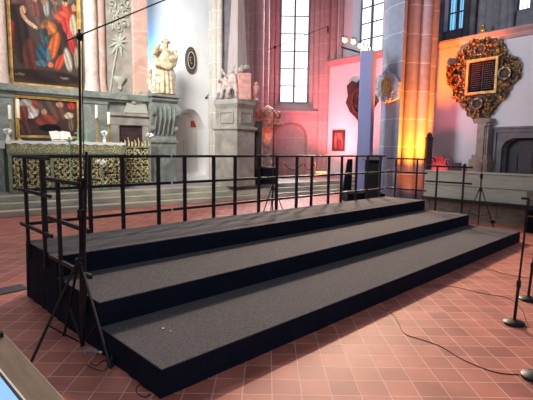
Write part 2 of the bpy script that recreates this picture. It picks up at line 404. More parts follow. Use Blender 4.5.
for (u, off, r) in ((271, -0.12, 0.16), (276, -0.40, 0.12), (312, -0.40, 0.12), (317, -0.12, 0.16), (263, 0.05, 0.16), (322, 0.05, 0.15)):
    x, _ = W1.px(u, 60, off)
    y0 = zs if 265 < u < 320 else 0.45
    b.tube([(x, y0, off), (x, 12.8, off)], r, 12)
structure(W1.build('trim_1', b, M['rose'], smooth=True))
b = MB(); b.add([(xa-0.1, zs-0.22, 0.12), (xb+0.1, zs-0.22, 0.12), (xb+0.1, zs-0.12, 0.14), (xa-0.1, zs-0.12, 0.14), (gl, zg-0.02, -0.68), (gr, zg-0.02, -0.68), (xa-0.1, zs-0.3, 0.0), (xb+0.1, zs-0.3, 0.0)],
               [(0,1,2,3), (3,2,5,4), (6,7,1,0), (0,3,4,6), (1,7,5,2), (4,5,7,6)])
structure(W1.build('trim_2', b, M['rose']))
# link between back wall and apse wall (behind the obelisk)
W0 = Wall(CH(8.9, 13.2), (PA.x-W1.d.x*0.6, PA.y-W1.d.y*0.6))
b = MB(); xw0, _ = W0.px(239.5, 5, 0); xw1, _ = W0.px(243, 5, 0); zw0 = W0.px(241, 18)[1]
hole = rect(min(xw0, xw1)-0.2, max(xw0, xw1), zw0, 12.5)
b.plate(rect(-0.3, W0.len, 0, 13), [hole], -0.3, 0.0)
structure(W0.build('wall_chancel', b, M['rose']))
lancet(W0, 'window_2', hole[0][0], hole[1][0], zw0, 12.4, -0.25, 8, M['day'], 1)
# broad moulded respond between them
b = MB()
for (u, dep, r) in ((247, 21.5, 0.26), (252.5, 21.3, 0.16), (258, 21.2, 0.24), (264, 21.6, 0.2)):
    P = at_d(u, 150, dep); b.tube([(P.x, P.y, ZC), (P.x, P.y, 13)], r, 14)
P = at_d(256, 150, 22.0); b.tube([(P.x, P.y, ZC), (P.x, P.y, 13)], 0.55, 10)
structure(b.build('trim_3', M['rose'], smooth=True))

# chancel south wall (red lit) with string course and window
W2 = Wall(CH(15.8, 14.1), CH(15.8, 6.6))
_, z2 = W2.px(352, 57)
xj, _ = W2.px(352, 30); xg0, _ = W2.px(361, 30, -0.55); xg1, _ = W2.px(384, 30, -0.55)
hole = rect(xj, xg1+0.35, z2, 12.5); back = rect(xg0, xg1, z2+0.12, 12.5)
b = MB(); b.plate(rect(-0.3, W2.len, 0, 13), [hole], -0.12, 0.0); b.loft(hole, back, 0.0, -0.55)
structure(W2.build('wall_south', b, M['plaster2']))
lancet(W2, 'window_3', xg0, xg1, z2+0.12, 12.4, -0.55, 8, M['day'])
def string(W, name, xa, xb, z, m):
    pr = [(0, z-0.30), (0.05, z-0.28), (0.10, z-0.18), (0.20, z-0.10), (0.24, z-0.08), (0.24, z-0.01), (0.06, z+0.05), (0, z+0.06)]
    vs = [(xa, y, q) for q, y in pr]+[(xb, y, q) for q, y in pr]; n = len(pr)
    return structure(W.build(name, MB().add(vs, [tuple(range(n)), tuple(reversed(range(n, 2*n)))]+[(i, i+1, n+i+1, n+i) for i in range(n-1)]), m))
string(W2, 'trim_4', 0.1, W2.len, z2, M['rose'])
b = MB()
for (u, r) in ((327, 0.2), (334, 0.17), (341, 0.12)):
    x, _ = W2.px(u, 30, 0.1); y0 = z2 if u > 330 else ZC; b.tube([(x, y0, 0.08), (x, 12.8, 0.08)], r, 12)
structure(W2.build('trim_5', b, M['rose'], smooth=True))

# nave wall on the right
SR = 14.3
WR = Wall(CH(SR, 8.6), CH(SR, -6))
_, zr = WR.px(480, 35.2)
xd0, _ = WR.px(503, 150); xd1 = xd0+1.75; zd = WR.px(533, 138)[1]
dh = [(xd0, 0.02), (xd1, 0.02), (xd1, zd-0.30), (xd1-0.12, zd-0.10), (xd1-0.34, zd), (xd0+0.34, zd), (xd0+0.12, zd-0.10), (xd0, zd-0.30)]
b = MB(); b.plate(rect(0, WR.len, 0, zr), [dh], -0.3, 0.0)
structure(WR.build('wall_right', b, M['plaster2']))
string(WR, 'trim_6', 0, WR.len, zr, M['rose'])
b = MB()
wins = [(440, 465, 30), (515, 560, 9)]
hs = []
for i, (u0, u1, vb) in enumerate(wins):
    a, _ = WR.px(u0, 10, -0.6); c, _ = WR.px(u1, 10, -0.6); zz = WR.px((u0+min(u1, 533))/2, vb, -0.6)[1]
    hs.append((a, c, zz))
b.plate(rect(0, WR.len, zr-0.3, 13), [rect(a, c, z, 12.5) for a, c, z in hs], -0.9, -0.6)
b.plate(rect(0, WR.len, zr-0.1, zr+0.02), [], -0.6, -0.3)
structure(WR.build('wall_gallery', b, M['darkstone']))
lancet(WR, 'window_4', hs[0][0]+0.28, hs[0][1], hs[0][2], 12.4, -0.80, 9, M['daycyan'], 2)
lancet(WR, 'window_5', *hs[1][:2], hs[1][2], 12.4, -0.80, 7, M['day'], 3)
b = MB()
for u in (437, 441, 467, 473, 484, 492, 498, 506, 511):
    x, _ = WR.px(u, 10, -0.5); b.tube([(x, zr, -0.52), (x, 12.8, -0.52)], 0.13 if u % 2 else 0.19, 10)
structure(WR.build('trim_7', b, M['darkstone'], smooth=True))
# doorway with stepped stone surround
sr = lambda k, q: [(xd0-k, 0.02), (xd0-k, zd+k*q), (xd1+k, zd+k*q), (xd1+k, 0.02)]
b = MB()
b.plate([(xd0-0.36, 0.02), (xd1+0.36, 0.02), (xd1+0.36, zd+0.36), (xd0-0.36, zd+0.36)], [[(p[0], p[1]+0.001) for p in dh]], 0.0, 0.07)
for k in (0.34, 0.22): b.plate(rect(xd0-k-0.04, xd1+k+0.04, 0.02, zd+k+0.04), [rect(xd0-k+0.02, xd1+k-0.02, 0.021, zd+k-0.02)], 0.06, 0.13)
dm = lambda k: [((p[0]-(xd0+xd1)/2)*(1+k)+(xd0+xd1)/2, p[1]*(1+k*0.35)) for p in dh]
b.plate(dm(0.07), [[(p[0], p[1]+0.002) for p in dm(0.0)]], 0.06, 0.12)
b.loft(dh, dh, 0.07, -0.28)
structure(WR.build('trim_8', b, M['darkstone']))
b = MB(); b.plate(dh, [], -0.34, -0.28)
d2 = structure(WR.build('door_2', b, M['doorwood']))
b = MB(); xm = (xd0+xd1)/2
for (a, c) in ((xd0+0.3, xm-0.05), (xm+0.05, xd1-0.3)):
    for (y0, y1) in ((0.2, 1.0), (1.1, zd-0.45)): b.plate(rect(a, c, y0, y1), [rect(a+0.07, c-0.07, y0+0.07, y1-0.07)], -0.28, -0.24)
b.box(xm-0.025, xm+0.025, 0.05, zd-0.1, -0.28, -0.22)
b.build('door_panel', M['doorwood'], d2)

# clustered nave pier lit from below
b = MB()
PC = at_d(401, 150, 16.4)
oc = [(PC.x+0.80*cos(YAW*0+radians(22.5+45*i-45)), PC.y+0.80*sin(radians(22.5+45*i-45))) for i in range(8)]
b.prism(oc, 0, 13)
def cyl(u, dep, r, z0, z1, k=18): P = at_d(u, 150, dep); b.tube([(P.x, P.y, z0), (P.x, P.y, z1)], r, k)
poly = [tuple(at_d(u, 150, dp)[:2]) for u, dp in ((379, 16.2), (384, 15.62), (398, 15.02), (400.5, 15.15), (402, 16.0))]
b.prism(poly, 0, 13); pc_ = (sum(p[0] for p in poly)/5, sum(p[1] for p in poly)/5)
for k_, z0, z1 in ((1.10, 0, 1.0), (1.16, 1.0, 1.08), (1.06, 1.08, 1.25)): b.prism([(pc_[0]+(p[0]-pc_[0])*k_, pc_[1]+(p[1]-pc_[1])*k_) for p in poly], z0, z1)
for (u, dep, r) in ((407.5, 15.5, 0.22), (419.5, 15.55, 0.22), (427, 16.1, 0.18)): cyl(u, dep, r, 1.05, 13)
for (u, dep, r) in ((407.5, 15.5, 0.27), (419.5, 15.55, 0.27)):
    P = at_d(u, 150, dep)
    b.lathe([(r+0.04, 0), (r+0.04, 0.95), (r+0.06, 1.0), (r+0.02, 1.10), (r-0.03, 1.22), (r-0.05, 1.3)], (P.x, P.y, 0), 12)
structure(b.build('nave_pier', M['pier'], smooth=True))

# ================================================================== CHOIR RISERS
def skirt(y0, y1, zt):
    """pleated black cloth hung round a riser: front, left and right"""
    b = MB(); pts = []
    n = 60
    for i in range(n+1): pts.append((0.0, y1-(y1-y0)*i/n, -1, 0))
    m = 160
    for i in range(1, m+1): pts.append((LEN*i/m, y0, 0, -1))
    for i in range(1, n+1): pts.append((LEN, y0+(y1-y0)*i/n, 1, 0))
    rows = 5; vs = []
    for j in range(rows+1):
        q = j/rows; z = zt*(1-q)
        for i, (x, y, nx, ny) in enumerate(pts):
            w = 0.010*q*(0.5+0.5*sin(i*0.42+1.3*sin(i*0.17)))*(1.0 if nx < 0 else 0.3)
            if nx < 0: w += 0.010*q
            vs.append((x+nx*w, y+ny*w, z))
    k = len(pts)
    return b.add(vs, [(j*k+i, j*k+i+1, (j+1)*k+i+1, (j+1)*k+i) for j in range(rows) for i in range(k-1)])
for i, (lab) in enumerate(['lowest front tier of the black choir risers with charcoal carpet top',
                           'middle tier of the black choir risers between front and railed tier',
                           'highest rear tier of the black choir risers enclosed by guard rails']):
    zt = SH*(i+1)
    t = thing('choir_riser', lab, 'stage riser', (0, i, 0), group='tiers of the choir riser')
    MB().box(0.004, LEN-0.004, 0.006, 0.994, zt-0.05, zt-0.004).build('deck', M['cloth'], t)
    b = MB(); b.box(0.0, LEN, 0.0, 0.996, zt-0.010, zt); b.build('carpet', M['carpet'], t, bevel=0.003)
    c = skirt(0.003, 0.99, zt-0.011).build('skirt', M['drape'], t, smooth=True)
    tag(c, 'black cloth skirt')

# ------------------------------------------------------------------ guard rails
def rail_panel(label, base, ang, length, posts, heights, drop=0.16, finial=()):
    t = thing('guard_rail', label, 'railing', base, (0, 0, ang), 'guard rails round the riser')
    for p in posts:
        w_ = 0.022 if length > 1.5 else 0.017
        b = MB(); b.box(p-w_, p+w_, -w_, w_, -drop, heights[-1]-0.005)
        if p in finial: b.lathe([(0.03, 0), (0.035, 0.03), (0.03, 0.06), (0.015, 0.08)], (p, 0, heights[-1]), 10)
        o = b.build('post', M['black'], t, bevel=0.003)
    for h in heights: MB().box(0.015, length-0.015, -0.014, 0.014, h-0.019, h+0.019).build('rail', M['black'], t, bevel=0.003)
    return t
Z3 = SH*3; Z2 = SH*2
names = ['black guard rail panel behind the top tier, nearest the altar end', 'black guard rail panel behind the top tier, second from the altar end',
         'black guard rail panel behind the top tier, second from the pale cloth tower', 'black guard rail panel behind the top tier, nearest the pale cloth tower']
for i in range(4):
    rail_panel(names[i], (2*i+0.02, 3.03, Z3), 0, 1.99, [0.22, 0.77, 1.22, 1.77], [0.195, 0.595, 0.985])
rail_panel('black guard rail panel across the left end of the top tier', (-0.028, 3.05, Z3), -pi/2, 1.06, [0.26, 0.82], [0.21, 0.61, 0.985])
rail_panel('black guard rail panel across the left end of the middle tier', (-0.028, 2.13, Z2), -pi/2, 1.06, [0.34, 0.90], [0.21, 0.61, 1.0])
rail_panel('black guard rail panel across the right end of the top tier', (LEN+0.03, 3.05, Z3), -pi/2, 1.06, [0.26, 0.80], [0.21, 0.61, 0.93])
rail_panel('black guard rail panel across the right end of the middle tier beside the pew', (LEN+0.03, 2.05, Z2), -pi/2, 1.06, [0.28, 0.87], [0.655, 1.0], 0.3, (0.87,))

# paper scraps
for (u, v, lab) in ((163, 328.5, 'larger white paper scrap lying on the lowest riser carpet'), (170.5, 331, 'smaller white paper scrap lying on the lowest riser carpet')):
    P = on_z(u, v, SH+0.002); q = 0.011 if u < 165 else 0.008
    o = MB().prism([(-q, -q*0.6), (q*0.8, -q), (q, q*0.7), (-q*0.5, q)], 0, 0.004).build('paper_scrap', M['linen']); o.location = P; tag(o, lab, 'litter', 'paper scraps on the carpet')

# ------------------------------------------------------------------ microphone stands
def tripod(t, hub, foot_r, angs, lo, tilt=0, r=0.011):
    """three tripod legs from a hub with braces to a lower collar"""
    MB().lathe([(0.026, -0.05), (0.034, -0.04), (0.034, 0.04), (0.026, 0.05)], (0, 0, hub), 12).build('collar', M['black'], t)
    for a, fr in zip(angs, foot_r):
        d = Vector((cos(a), sin(a), 0)); f = d*fr
        leg = MB().tube([d*0.03+Vector((0, 0, hub)), f+Vector((0, 0, 0.015))], r, 8).build('leg', M['black'], t)
        MB().ball(f+Vector((0, 0, 0.016)), 0.018, 0.018, 0.016).build('rubber_foot', M['rubber'], leg)
        k = 0.58; m = d*0.03+(f-d*0.03)*k
        MB().bar(d*0.02+Vector((0, 0, lo)), (m.x, m.y, hub*(1-k)), 0.018, 0.012).build('brace', M['black'], t)
# tall overhead stand beside the left end of the risers
PM = Vector((-0.125, 1.08, 0))
t = thing('microphone_stand', 'very tall black tripod boom stand rising beside the left end of the risers', 'microphone stand', PM)
dM = (PM-CAM).dot(CF)
q = at_d(79.5, 37, dM)
for _ in range(6): q = at_d(79.5, 37, dM+q.z*CF.z)
ztop = q.z; xtop = (q-PM).dot(_r)
mast = lambda z: _r*(xtop*z/ztop)+Vector((0, 0, z))           # the mast leans with the weight of its boom
tripod(t, 0.78, (0.45, 0.43, 0.44), (radians(186), radians(277), radians(89)), 0.10, r=0.012)
MB().tube([mast(0.06), mast(1.45)], 0.019, 12).build('lower_tube', M['steel'], t, smooth=True)
MB().tube([mast(1.4), mast(ztop+0.06)], 0.011, 10).build('upper_tube', M['black'], t, smooth=True)
for z in (0.80, 1.20, 1.46):
    c = MB().lathe([(0.024, -0.045), (0.030, -0.035), (0.030, 0.035), (0.024, 0.045)], tuple(mast(z)), 12).build('clamp', M['black'], t)
    MB().tube([mast(z), mast(z)+Vector((-0.035, -0.055, 0))], 0.007, 8).ball(tuple(mast(z)+Vector((-0.04, -0.062, 0))), 0.018).build('knob', M['steel'], c)
MB().tube([mast(0.35)+Vector((-0.012, -0.045, 0)), mast(1.72)+Vector((0.03, -0.045, 0))], 0.012, 10).build('folded_arm', M['steel'], t, smooth=True)
pv = PM+mast(ztop)
a = on_y(66, 41, pv.y-0.02)-PM; c = on_y(168, -1.5, pv.y-0.02)-PM; e = a+(c-a)*1.4
MB().tube([a, e], 0.006, 8).build('boom', M['black'], t)
q = mast(ztop)
MB().ball(tuple(q+Vector((0, -0.01, 0))), 0.028, 0.024, 0.032).tube([q+Vector((0, -0.05, 0)), q+Vector((0, 0.04, 0))], 0.012, 8).build('boom_clamp', M['black'], t, smooth=True)
MB().lathe([(0.012, -0.09), (0.013, -0.02), (0.008, 0.0)], tuple(e), 10).build('microphone', M['black'], t)
MB().tube([mast(0.06)+Vector((-0.02, -0.03, 0)), mast(0.5)+Vector((0.02, -0.035, 0)), mast(1.2)+Vector((0.018, -0.03, 0)), mast(ztop-0.1)+Vector((0.012, -0.014, 0)), mast(ztop+0.02)+Vector((0.02, -0.02, 0))], 0.004, 6).build('cable', M['rubber'], t)
# tall overhead stand behind the back rail
P2 = at_d(273, 180, 9.3); P2.z = 0
t = thing('microphone_stand', 'tall thin tripod boom stand behind the middle of the back rail', 'microphone stand', P2)
tripod(t, 0.95, (0.42, 0.42, 0.42), (radians(-30), radians(95), radians(215)), 0.3)
d2_ = (P2-CAM).dot(CF); zt2 = at_d(277, 52, d2_).z
MB().tube([(0, 0, 0.3), (0, 0, 1.5)], 0.014, 10).build('lower_tube', M['black'], t)
MB().tube([(0, 0, 1.45), (0, 0, zt2)], 0.009, 8).build('upper_tube', M['black'], t)
pb = Vector((0, 0, zt2)); e = at_d(328, 26, d2_)-P2; a = pb-(e-pb)*0.12
MB().tube([a, e], 0.006, 8).build('boom', M['black'], t)
MB().ball(pb, 0.03).build('boom_clamp', M['black'], t)
MB().lathe([(0.018, -0.14), (0.018, -0.02), (0.01, 0)], tuple(e), 8).build('microphone', M['black'], t)
# stand beside the right end of the risers
P3 = Vector((8.95, 1.12, 0))
t = thing('microphone_stand', 'slim black tripod stand between the right riser end and the pew', 'microphone stand', P3)
tripod(t, 0.92, (0.38, 0.38, 0.38), (radians(20), radians(140), radians(262)), 0.3, r=0.012)
MB().tube([(0, 0, 0.28), (0, 0, 1.28)], 0.016, 10).build('lower_tube', M['black'], t)
MB().tube([(0, 0, 1.2), (0, 0, 2.35)], 0.010, 8).build('upper_tube', M['black'], t)
MB().lathe([(0.02, -0.06), (0.034, -0.04), (0.034, 0.04), (0.02, 0.06)], (0, 0, 1.22), 10).build('clamp', M['black'], t)
MB().lathe([(0.02, -0.04), (0.03, -0.03), (0.03, 0.03), (0.02, 0.04)], (0, 0, 1.55), 10).build('collar', M['chrome'], t)
MB().bar((0, 0, 2.33), (0.01, -0.16, 2.36), 0.02, 0.02).build('head', M['black'], t)
# round-base stands in front
def round_stand(label, u, v, h, top, lean=(0, 0)):
    P = on_z(u, v)
    t = thing('microphone_stand', label, 'microphone stand', P, group='round base microphone stands')
    MB().lathe([(0.09, 0), (0.102, 0.006), (0.102, 0.022), (0.09, 0.032), (0.05, 0.04), (0.02, 0.05)], (0, 0, 0), 32).build('base', M['black'], t, smooth=True)
    b = Vector((lean[0], lean[1], h))
    MB().tube([(0, 0, 0.04), b*0.32], 0.0155, 12).build('lower_tube', M['black'], t, smooth=True)
    MB().tube([b*0.28, b], 0.010, 10).build('upper_tube', M['steel'], t, smooth=True)
    MB().lathe([(0.016, -0.04), (0.022, -0.03), (0.022, 0.03), (0.014, 0.04)], tuple(b*0.33), 12).build('clutch', M['black'], t)
    if top:
        q = b+_r*-0.07
        MB().tube([b+Vector((0, 0, -0.01)), b+Vector((0, 0, 0.004)), q+Vector((0, 0, 0.006))], 0.012, 10).build('microphone_holder', M['black'], t)
    return t
round_stand('slim microphone stand with bent top standing in front of the pew', 514, 324, 1.30, True, (_r.x*0.045, _r.y*0.045))
round_stand('microphone stand cut by the right frame edge, farther from the viewer', 528, 300, 1.30, True, (_r.x*0.06, _r.y*0.06))
round_stand('microphone stand base in the lower right corner, nearest the viewer', 535, 378, 1.45, True, (_r.x*0.02, _r.y*0.02))
# ------------------------------------------------------------------ cables on the floor
def cable(label, pts, r=0.0034, m='rubber'):
    P = [on_z(u, v, r) for u, v in pts]; Q = []
    for i in range(len(P)-1):
        p0 = P[max(i-1, 0)]; p1 = P[i]; p2 = P[i+1]; p3 = P[min(i+2, len(P)-1)]
        for k in range(6):
            s = k/6; Q.append(0.5*((2*p1)+(p2-p0)*s+(2*p0-5*p1+4*p2-p3)*s*s+(3*p1-p0-3*p2+p3)*s**3))
    Q.append(P[-1])
    for q in Q: q.z = r
    o = Q[0].copy(); o.z = 0
    c = MB().tube([q-o for q in Q], r, 6).build('cable', M[m], None, smooth=True); c.location = o
    return tag(c, label, 'cable', 'cables on the tiles')
cable('thin dark cable winding to the base in the lower right corner', [(381, 308), (389, 312), (396, 318), (404, 333), (420, 339), (440, 346), (460, 358), (480, 367), (500, 373), (519, 374.5)])
cable('dark cable running straight across the tiles to the slim bent-top stand', [(447, 286), (460, 288), (476, 292), (492, 295), (508, 298), (519, 306), (524, 314), (526, 321), (529, 327)])
cable('short dark cable on the tiles near the far right base', [(483, 268), (494, 271), (510, 275), (530, 278)])
cable('black cable loop beside the front left corner of the risers', [(150, 394), (145, 397), (138, 394), (136, 389), (139, 385), (143, 384)])
cable('tangled black cable on the tiles below the tall left stand', [(90, 363), (97, 365), (104, 360), (108, 365), (103, 371), (93, 368), (86, 364)])
# plug and clear bottle
o = MB().lathe([(0.022, 0), (0.025, 0.02), (0.02, 0.06), (0.01, 0.08)], (0, 0, 0), 12).build('cable_connector', M['rubber']); o.location = on_z(115, 364.5); o.location.x -= 0.03
tag(o, 'small black cable connector on the tiles against the riser skirt', 'connector')
P = on_z(92, 354); t = thing('water_bottle', 'small clear plastic bottle lying on the tiles by the left stand', 'bottle', P, (pi/2, 0, radians(30)))
MB().lathe([(0.0, 0), (0.024, 0.002), (0.028, 0.012), (0.028, 0.10), (0.024, 0.115), (0.010, 0.135), (0.010, 0.15)], (0, 0.028, -0.07), 16).build('body', M['clear'], t, smooth=True)
MB().lathe([(0.012, 0.15), (0.012, 0.165)], (0, 0.028, -0.07), 12).build('cap', M['linen'], t)
# floor cable mat behind the left end
A_, B_ = on_z(0, 292), on_z(24.5, 287)
d_ = (B_-A_).normalized(); n_ = Vector((-d_.y, d_.x, 0))
o = MB().prism([tuple((A_-d_*1.5-n_*0.13)[:2]), tuple((B_-n_*0.13)[:2]), tuple((B_+n_*0.13)[:2]), tuple((A_-d_*1.5+n_*0.13)[:2])], 0.0, 0.012).build('floor_mat', M['carpet'])
tag(o, 'dark grey cable mat on the tiles beside the rear left riser corner', 'mat')

# ------------------------------------------------------------------ desk at the viewer's left with a tablet
DZ = 1.0
t = thing('mixing_desk', 'tan wooden desk edge in the lower left foreground', 'desk', (-1.5, -1.1, 0))
pts = [on_z(2, 332, DZ), on_z(70, 400, DZ)]
xr = (pts[0].x+pts[1].x)/2
MB().box(-0.5, xr+1.5, -0.62, on_z(2, 332, DZ).y+1.1, DZ-0.045, DZ).build('desktop', M['wood'], t, bevel=0.006)
MB().box(-0.46, xr+1.44, -0.58, 0.44, DZ-0.20, DZ-0.045).build('apron', M['wood'], t)
for x in (-0.44, xr+1.42):
    for y in (-0.55, 0.42): MB().box(x-0.03, x+0.03, y-0.03, y+0.03, 0, DZ-0.2).build('leg', M['wood'], t)
xs = on_z(0, 367, DZ).x; ye = on_z(0, 368, DZ).y
t = thing('tablet', 'tablet with a pale blue lit screen lying on the tan desk', 'tablet', (xs-0.16, ye-0.30, DZ), (0, 0, radians(1.2)))
MB().box(-0.16, 0.16, -0.26, 0.30, 0.001, 0.010).build('case', M['linen'], t, bevel=0.003)
MB().box(-0.152, 0.152, -0.25, 0.292, 0.010, 0.0115).build('bezel', M['rubber'], t)
MB().box(-0.14, 0.142, -0.235, 0.277, 0.0115, 0.0125).build('screen', M['screen'], t)
P = on_z(0.5, 335, DZ); t = thing('clamp_light', 'small black gooseneck clamp at the far corner of the tan desk', 'lamp', (P.x-0.01, P.y-0.015, DZ))
MB().box(-0.018, 0.014, -0.015, 0.015, 0, 0.02).build('clamp', M['rubber'], t)
MB().tube([(0, 0, 0.02), (-0.004, 0, 0.045), (-0.02, 0, 0.06), (-0.05, 0, 0.06)], 0.006, 8).build('gooseneck', M['rubber'], t)

# ================================================================== CHANCEL: ALTAR AND ALTARPIECE
TR = 12.2
# --- altarpiece architecture
sx = lambda u, v, t=TR: on_t(u, v, t)[0]
zx = lambda u, v, t=TR: on_t(u, v, t)[2]
AP = Church('altarpiece', 'towering grey and pink marble altarpiece behind the altar', 'altarpiece', (2.6, TR, ZC))
zl0, zl1 = zx(50, 97), zx(50, 88)                # ledge
s_end = sx(149, 60); s_l = -1.6
b = MB(); b.box(s_l, sx(146, 120), TR, TR+0.95, ZC, zl0)
AP.part('plinth_wall', b, M['marble'])
b = MB(); b.box(s_l-0.05, s_end+0.05, TR-0.16, TR+0.95, zl0, zl0+0.07); b.box(s_l-0.08, s_end+0.08, TR-0.24, TR+0.95, zl0+0.07, zl1)
AP.part('ledge', b, M['marble'], bevel=0.015)
b = MB(); b.box(s_l, s_end, TR+0.25, TR+0.95, zl1, 11.5); AP.part('upper_wall', b, M['marble'])
def column(u, r, m, off=0.12):
    s = sx(u, 60); b = MB()
    b.lathe([(r*1.2, 0.002), (r*1.2, 0.10), (r*1.12, 0.14), (r*1.16, 0.2), (r*1.05, 0.27), (r, 0.34), (r, 6.6), (r*0.92, 7.6)], (s, TR+off, zl1), 24)
    AP.part('column', b, m, smooth=True)
column(92, 0.2, M['palepink'], 0.05); column(102.5, 0.17, M['pinkmarble'], 0.2); column(0.3, 0.2, M['palepink'], 0.05); column(-5, 0.17, M['pinkmarble'], 0.2)
b = MB(); b.box(sx(134, 60), s_end, TR+0.06, TR+0.3, zl1, 11.4); AP.part('pilaster', b, M['pinkmarble'], bevel=0.02)
b = MB(); b.box(sx(108.5, 60), sx(134, 60), TR+0.16, TR+0.3, zl1, 11.4); AP.part('ornament_panel', b, M['greystone'])
# trophy relief on the grey panel
def P_(u, v, t=TR+0.14): q = on_t(u, v, t); return (q[0], t, q[2])
b = MB()
b.tube([P_(110.5, 91), P_(113, 72), P_(116, 55), P_(118, 44)], 0.022, 6)
for (u, v) in ((109, 47), (111, 39), (115, 35), (121, 33), (126, 36), (128, 42), (126, 50), (122, 56), (116, 52), (112, 54)):
    b.tube([P_(118.5, 43), P_((118.5+u)/2+0.6, (43+v)/2-1), P_(u, v)], [0.03, 0.05, 0.012], 6)
for (u, v) in ((112, 4), (114, 12), (122, 8), (126, 14), (117, 20), (113, 25), (124, 24), (128, 4), (119, 28), (116, -6), (124, -10), (118, -18)):
    q = P_(u, v); b.ball(q, 0.05+0.03*random.random(), 0.04, 0.04+0.04*random.random(), 8, 5)
    b.scroll(q[0], q[2], 0.16, random.random()*6, 1, 0.025, TR+0.13, plane='xz')
q = P_(120, 86); b.lathe([(0.05, -0.12), (0.08, -0.06), (0.05, 0.02), (0.16, 0.14), (0.24, 0.26), (0.22, 0.30)], (q[0], TR+0.13, q[2]), 12, 1, 0.5)
b.tube([P_(114, 4), P_(118, 30)], 0.02, 5); b.tube([P_(124, -4), P_(112, 30)], 0.02, 5)
AP.part('trophy_relief', b, M['relief'], smooth=True)
# pilasters and panels of the base
b = MB()
for (u0, u1) in ((-8, 13.5), (83, 107)):
    b = MB(); b.box(sx(u0, 115), sx(u1, 115), TR-0.10, TR, ZC, zl0-0.12)
    b.box(sx(u0, 115)-0.03, sx(u1, 115)+0.03, TR-0.13, TR, zl0-0.12, zl0)
    AP.part('pedestal', b, M['marble'], bevel=0.012)
b = MB(); da, db = sx(118.5, 135), sx(142, 135); zd0 = zx(130, 125.5)
b.box(da-0.30, da, TR-0.10, TR, ZC, zd0+0.1); b.box(db, db+0.26, TR-0.10, TR, ZC, zd0+0.1)
b.box(da-0.36, db+0.32, TR-0.12, TR, zd0, zd0+0.30); b.box(da-0.42, db+0.38, TR-0.20, TR, zd0+0.30, zd0+0.40)
AP.part('doorcase', b, M['greystone'], bevel=0.015)
b = MB(); b.box(da, db, TR-0.02, TR-0.004, ZC, zd0); AP.part('dark_opening', b, M['darkwood'])  # flat dark panel stands in for the doorway's dark opening
b = MB(); q = P_(137, 112, TR-0.12); zc_ = q[2]
b.prism([(q[0]-0.42, TR-0.14), (q[0]+0.40, TR-0.14), (q[0]+0.40, TR-0.02), (q[0]-0.42, TR-0.02)], zd0+0.42, zd0+0.78, 0.8)
b.ball((q[0]+0.10, TR-0.12, zd0+0.86), 0.17, 0.09, 0.12); b.ball((q[0]-0.1, TR-0.12, zd0+0.80), 0.14, 0.09, 0.1)
for (dx, dz, sg) in ((0.3, 0.95, 1), (-0.1, 0.93, -1), (0.12, 1.05, 1)): b.scroll(q[0]+dx, zd0+dz, 0.13, 1, sg, 0.035, TR-0.13, plane='xz')
AP.part('cartouche', b, M['relief'], smooth=True)
# scroll console below the statue
ca, cb = sx(147, 120), sx(173, 120); zt_ = zx(163, 98); zm = zx(163, 140)
b = MB(); prof = [(0.0, zt_), (-0.42, zt_), (-0.46, zt_-0.12), (-0.36, zt_-0.22), (-0.44, zt_-0.45), (-0.42, zt_-0.75), (-0.28, zt_-1.0), (-0.18, zt_-1.25), (-0.22, zm+0.06), (-0.26, zm), (0.5, zm), (0.5, zt_)]
vs = [(ca, TR+y, z) for y, z in prof]+[(cb, TR+y, z) for y, z in prof]; n = len(prof)
b.add(vs, [tuple(range(n)), tuple(range(2*n-1, n-1, -1))]+[(i, (i+1) % n, n+(i+1) % n, n+i) for i in range(n)])
b.box(ca-0.06, cb+0.10, TR-0.52, TR+0.5, zt_-0.02, zt_+0.08)
AP.part('console', b, M['marble'], bevel=0.01)
b = MB()
for dz, r in ((0.50, 0.19), (1.12, 0.12)):
    for q in (ca+0.05, cb-0.05): b.tube([(q-0.07, TR-0.40+0.16*(dz > 1), zt_-dz), (q+0.07, TR-0.40+0.16*(dz > 1), zt_-dz)], r, 16)
for i in range(5): q = ca+0.16+(cb-ca-0.32)*i/4; b.tube([(q, TR-0.46, zt_-0.35), (q, TR-0.47, zt_-0.7), (q, TR-0.34, zt_-1.0), (q, TR-0.24, zt_-1.3)], 0.035, 6)
AP.part('scroll_leaf', b, M['marble'], smooth=True)
b = MB(); b.box(ca-0.04, cb+0.02, TR-0.20, TR+0.5, ZC, zm); b.box(ca-0.10, cb+0.08, TR-0.26, TR+0.5, zm-0.10, zm)
AP.part('console_pedestal', b, M['marble'], bevel=0.012)

# --- statue
sS = sx(163, 75, TR-0.22); zS = zt_+0.08
SF = Church('statue', 'cream gilded statue in swirling robes on the grey scroll console', 'statue', (sS, TR-0.20, zS+0.001))
SF.e.scale = (1.08, 1.0, 0.97)
k = 1.0
J = [(0, 0, 0.95, .21), (0.02, -0.02, 1.25, .22), (0.06, 0, 1.52, .20), (0.08, -0.02, 1.66, .08), (0.10, -0.06, 1.82, .115), (0.10, -0.06, 1.93, .10),
     (-0.16, 0.0, 1.52, .11), (-0.36, -0.12, 1.36, .10), (-0.30, -0.30, 1.62, .075), (-0.22, -0.32, 1.72, .06),
     (0.28, 0.0, 1.50, .13), (0.40, -0.10, 1.30, .11), (0.24, -0.30, 1.22, .075), (0.10, -0.34, 1.30, .06),
     (-0.14, -0.06, 0.78, .18), (-0.20, -0.18, 0.42, .17), (-0.22, -0.08, 0.05, .17), (0.14, 0, 0.76, .18), (0.10, -0.06, 0.40, .19), (0.14, 0, 0.05, .20)]
Ed = [(0,1),(1,2),(2,3),(3,4),(4,5),(2,6),(6,7),(7,8),(8,9),(2,10),(10,11),(11,12),(12,13),(0,14),(14,15),(15,16),(0,17),(17,18),(18,19)]
o = figure('carved_body', J, Ed, M['statue'], SF.e, 0.09, 2, 0.16)
b = MB()
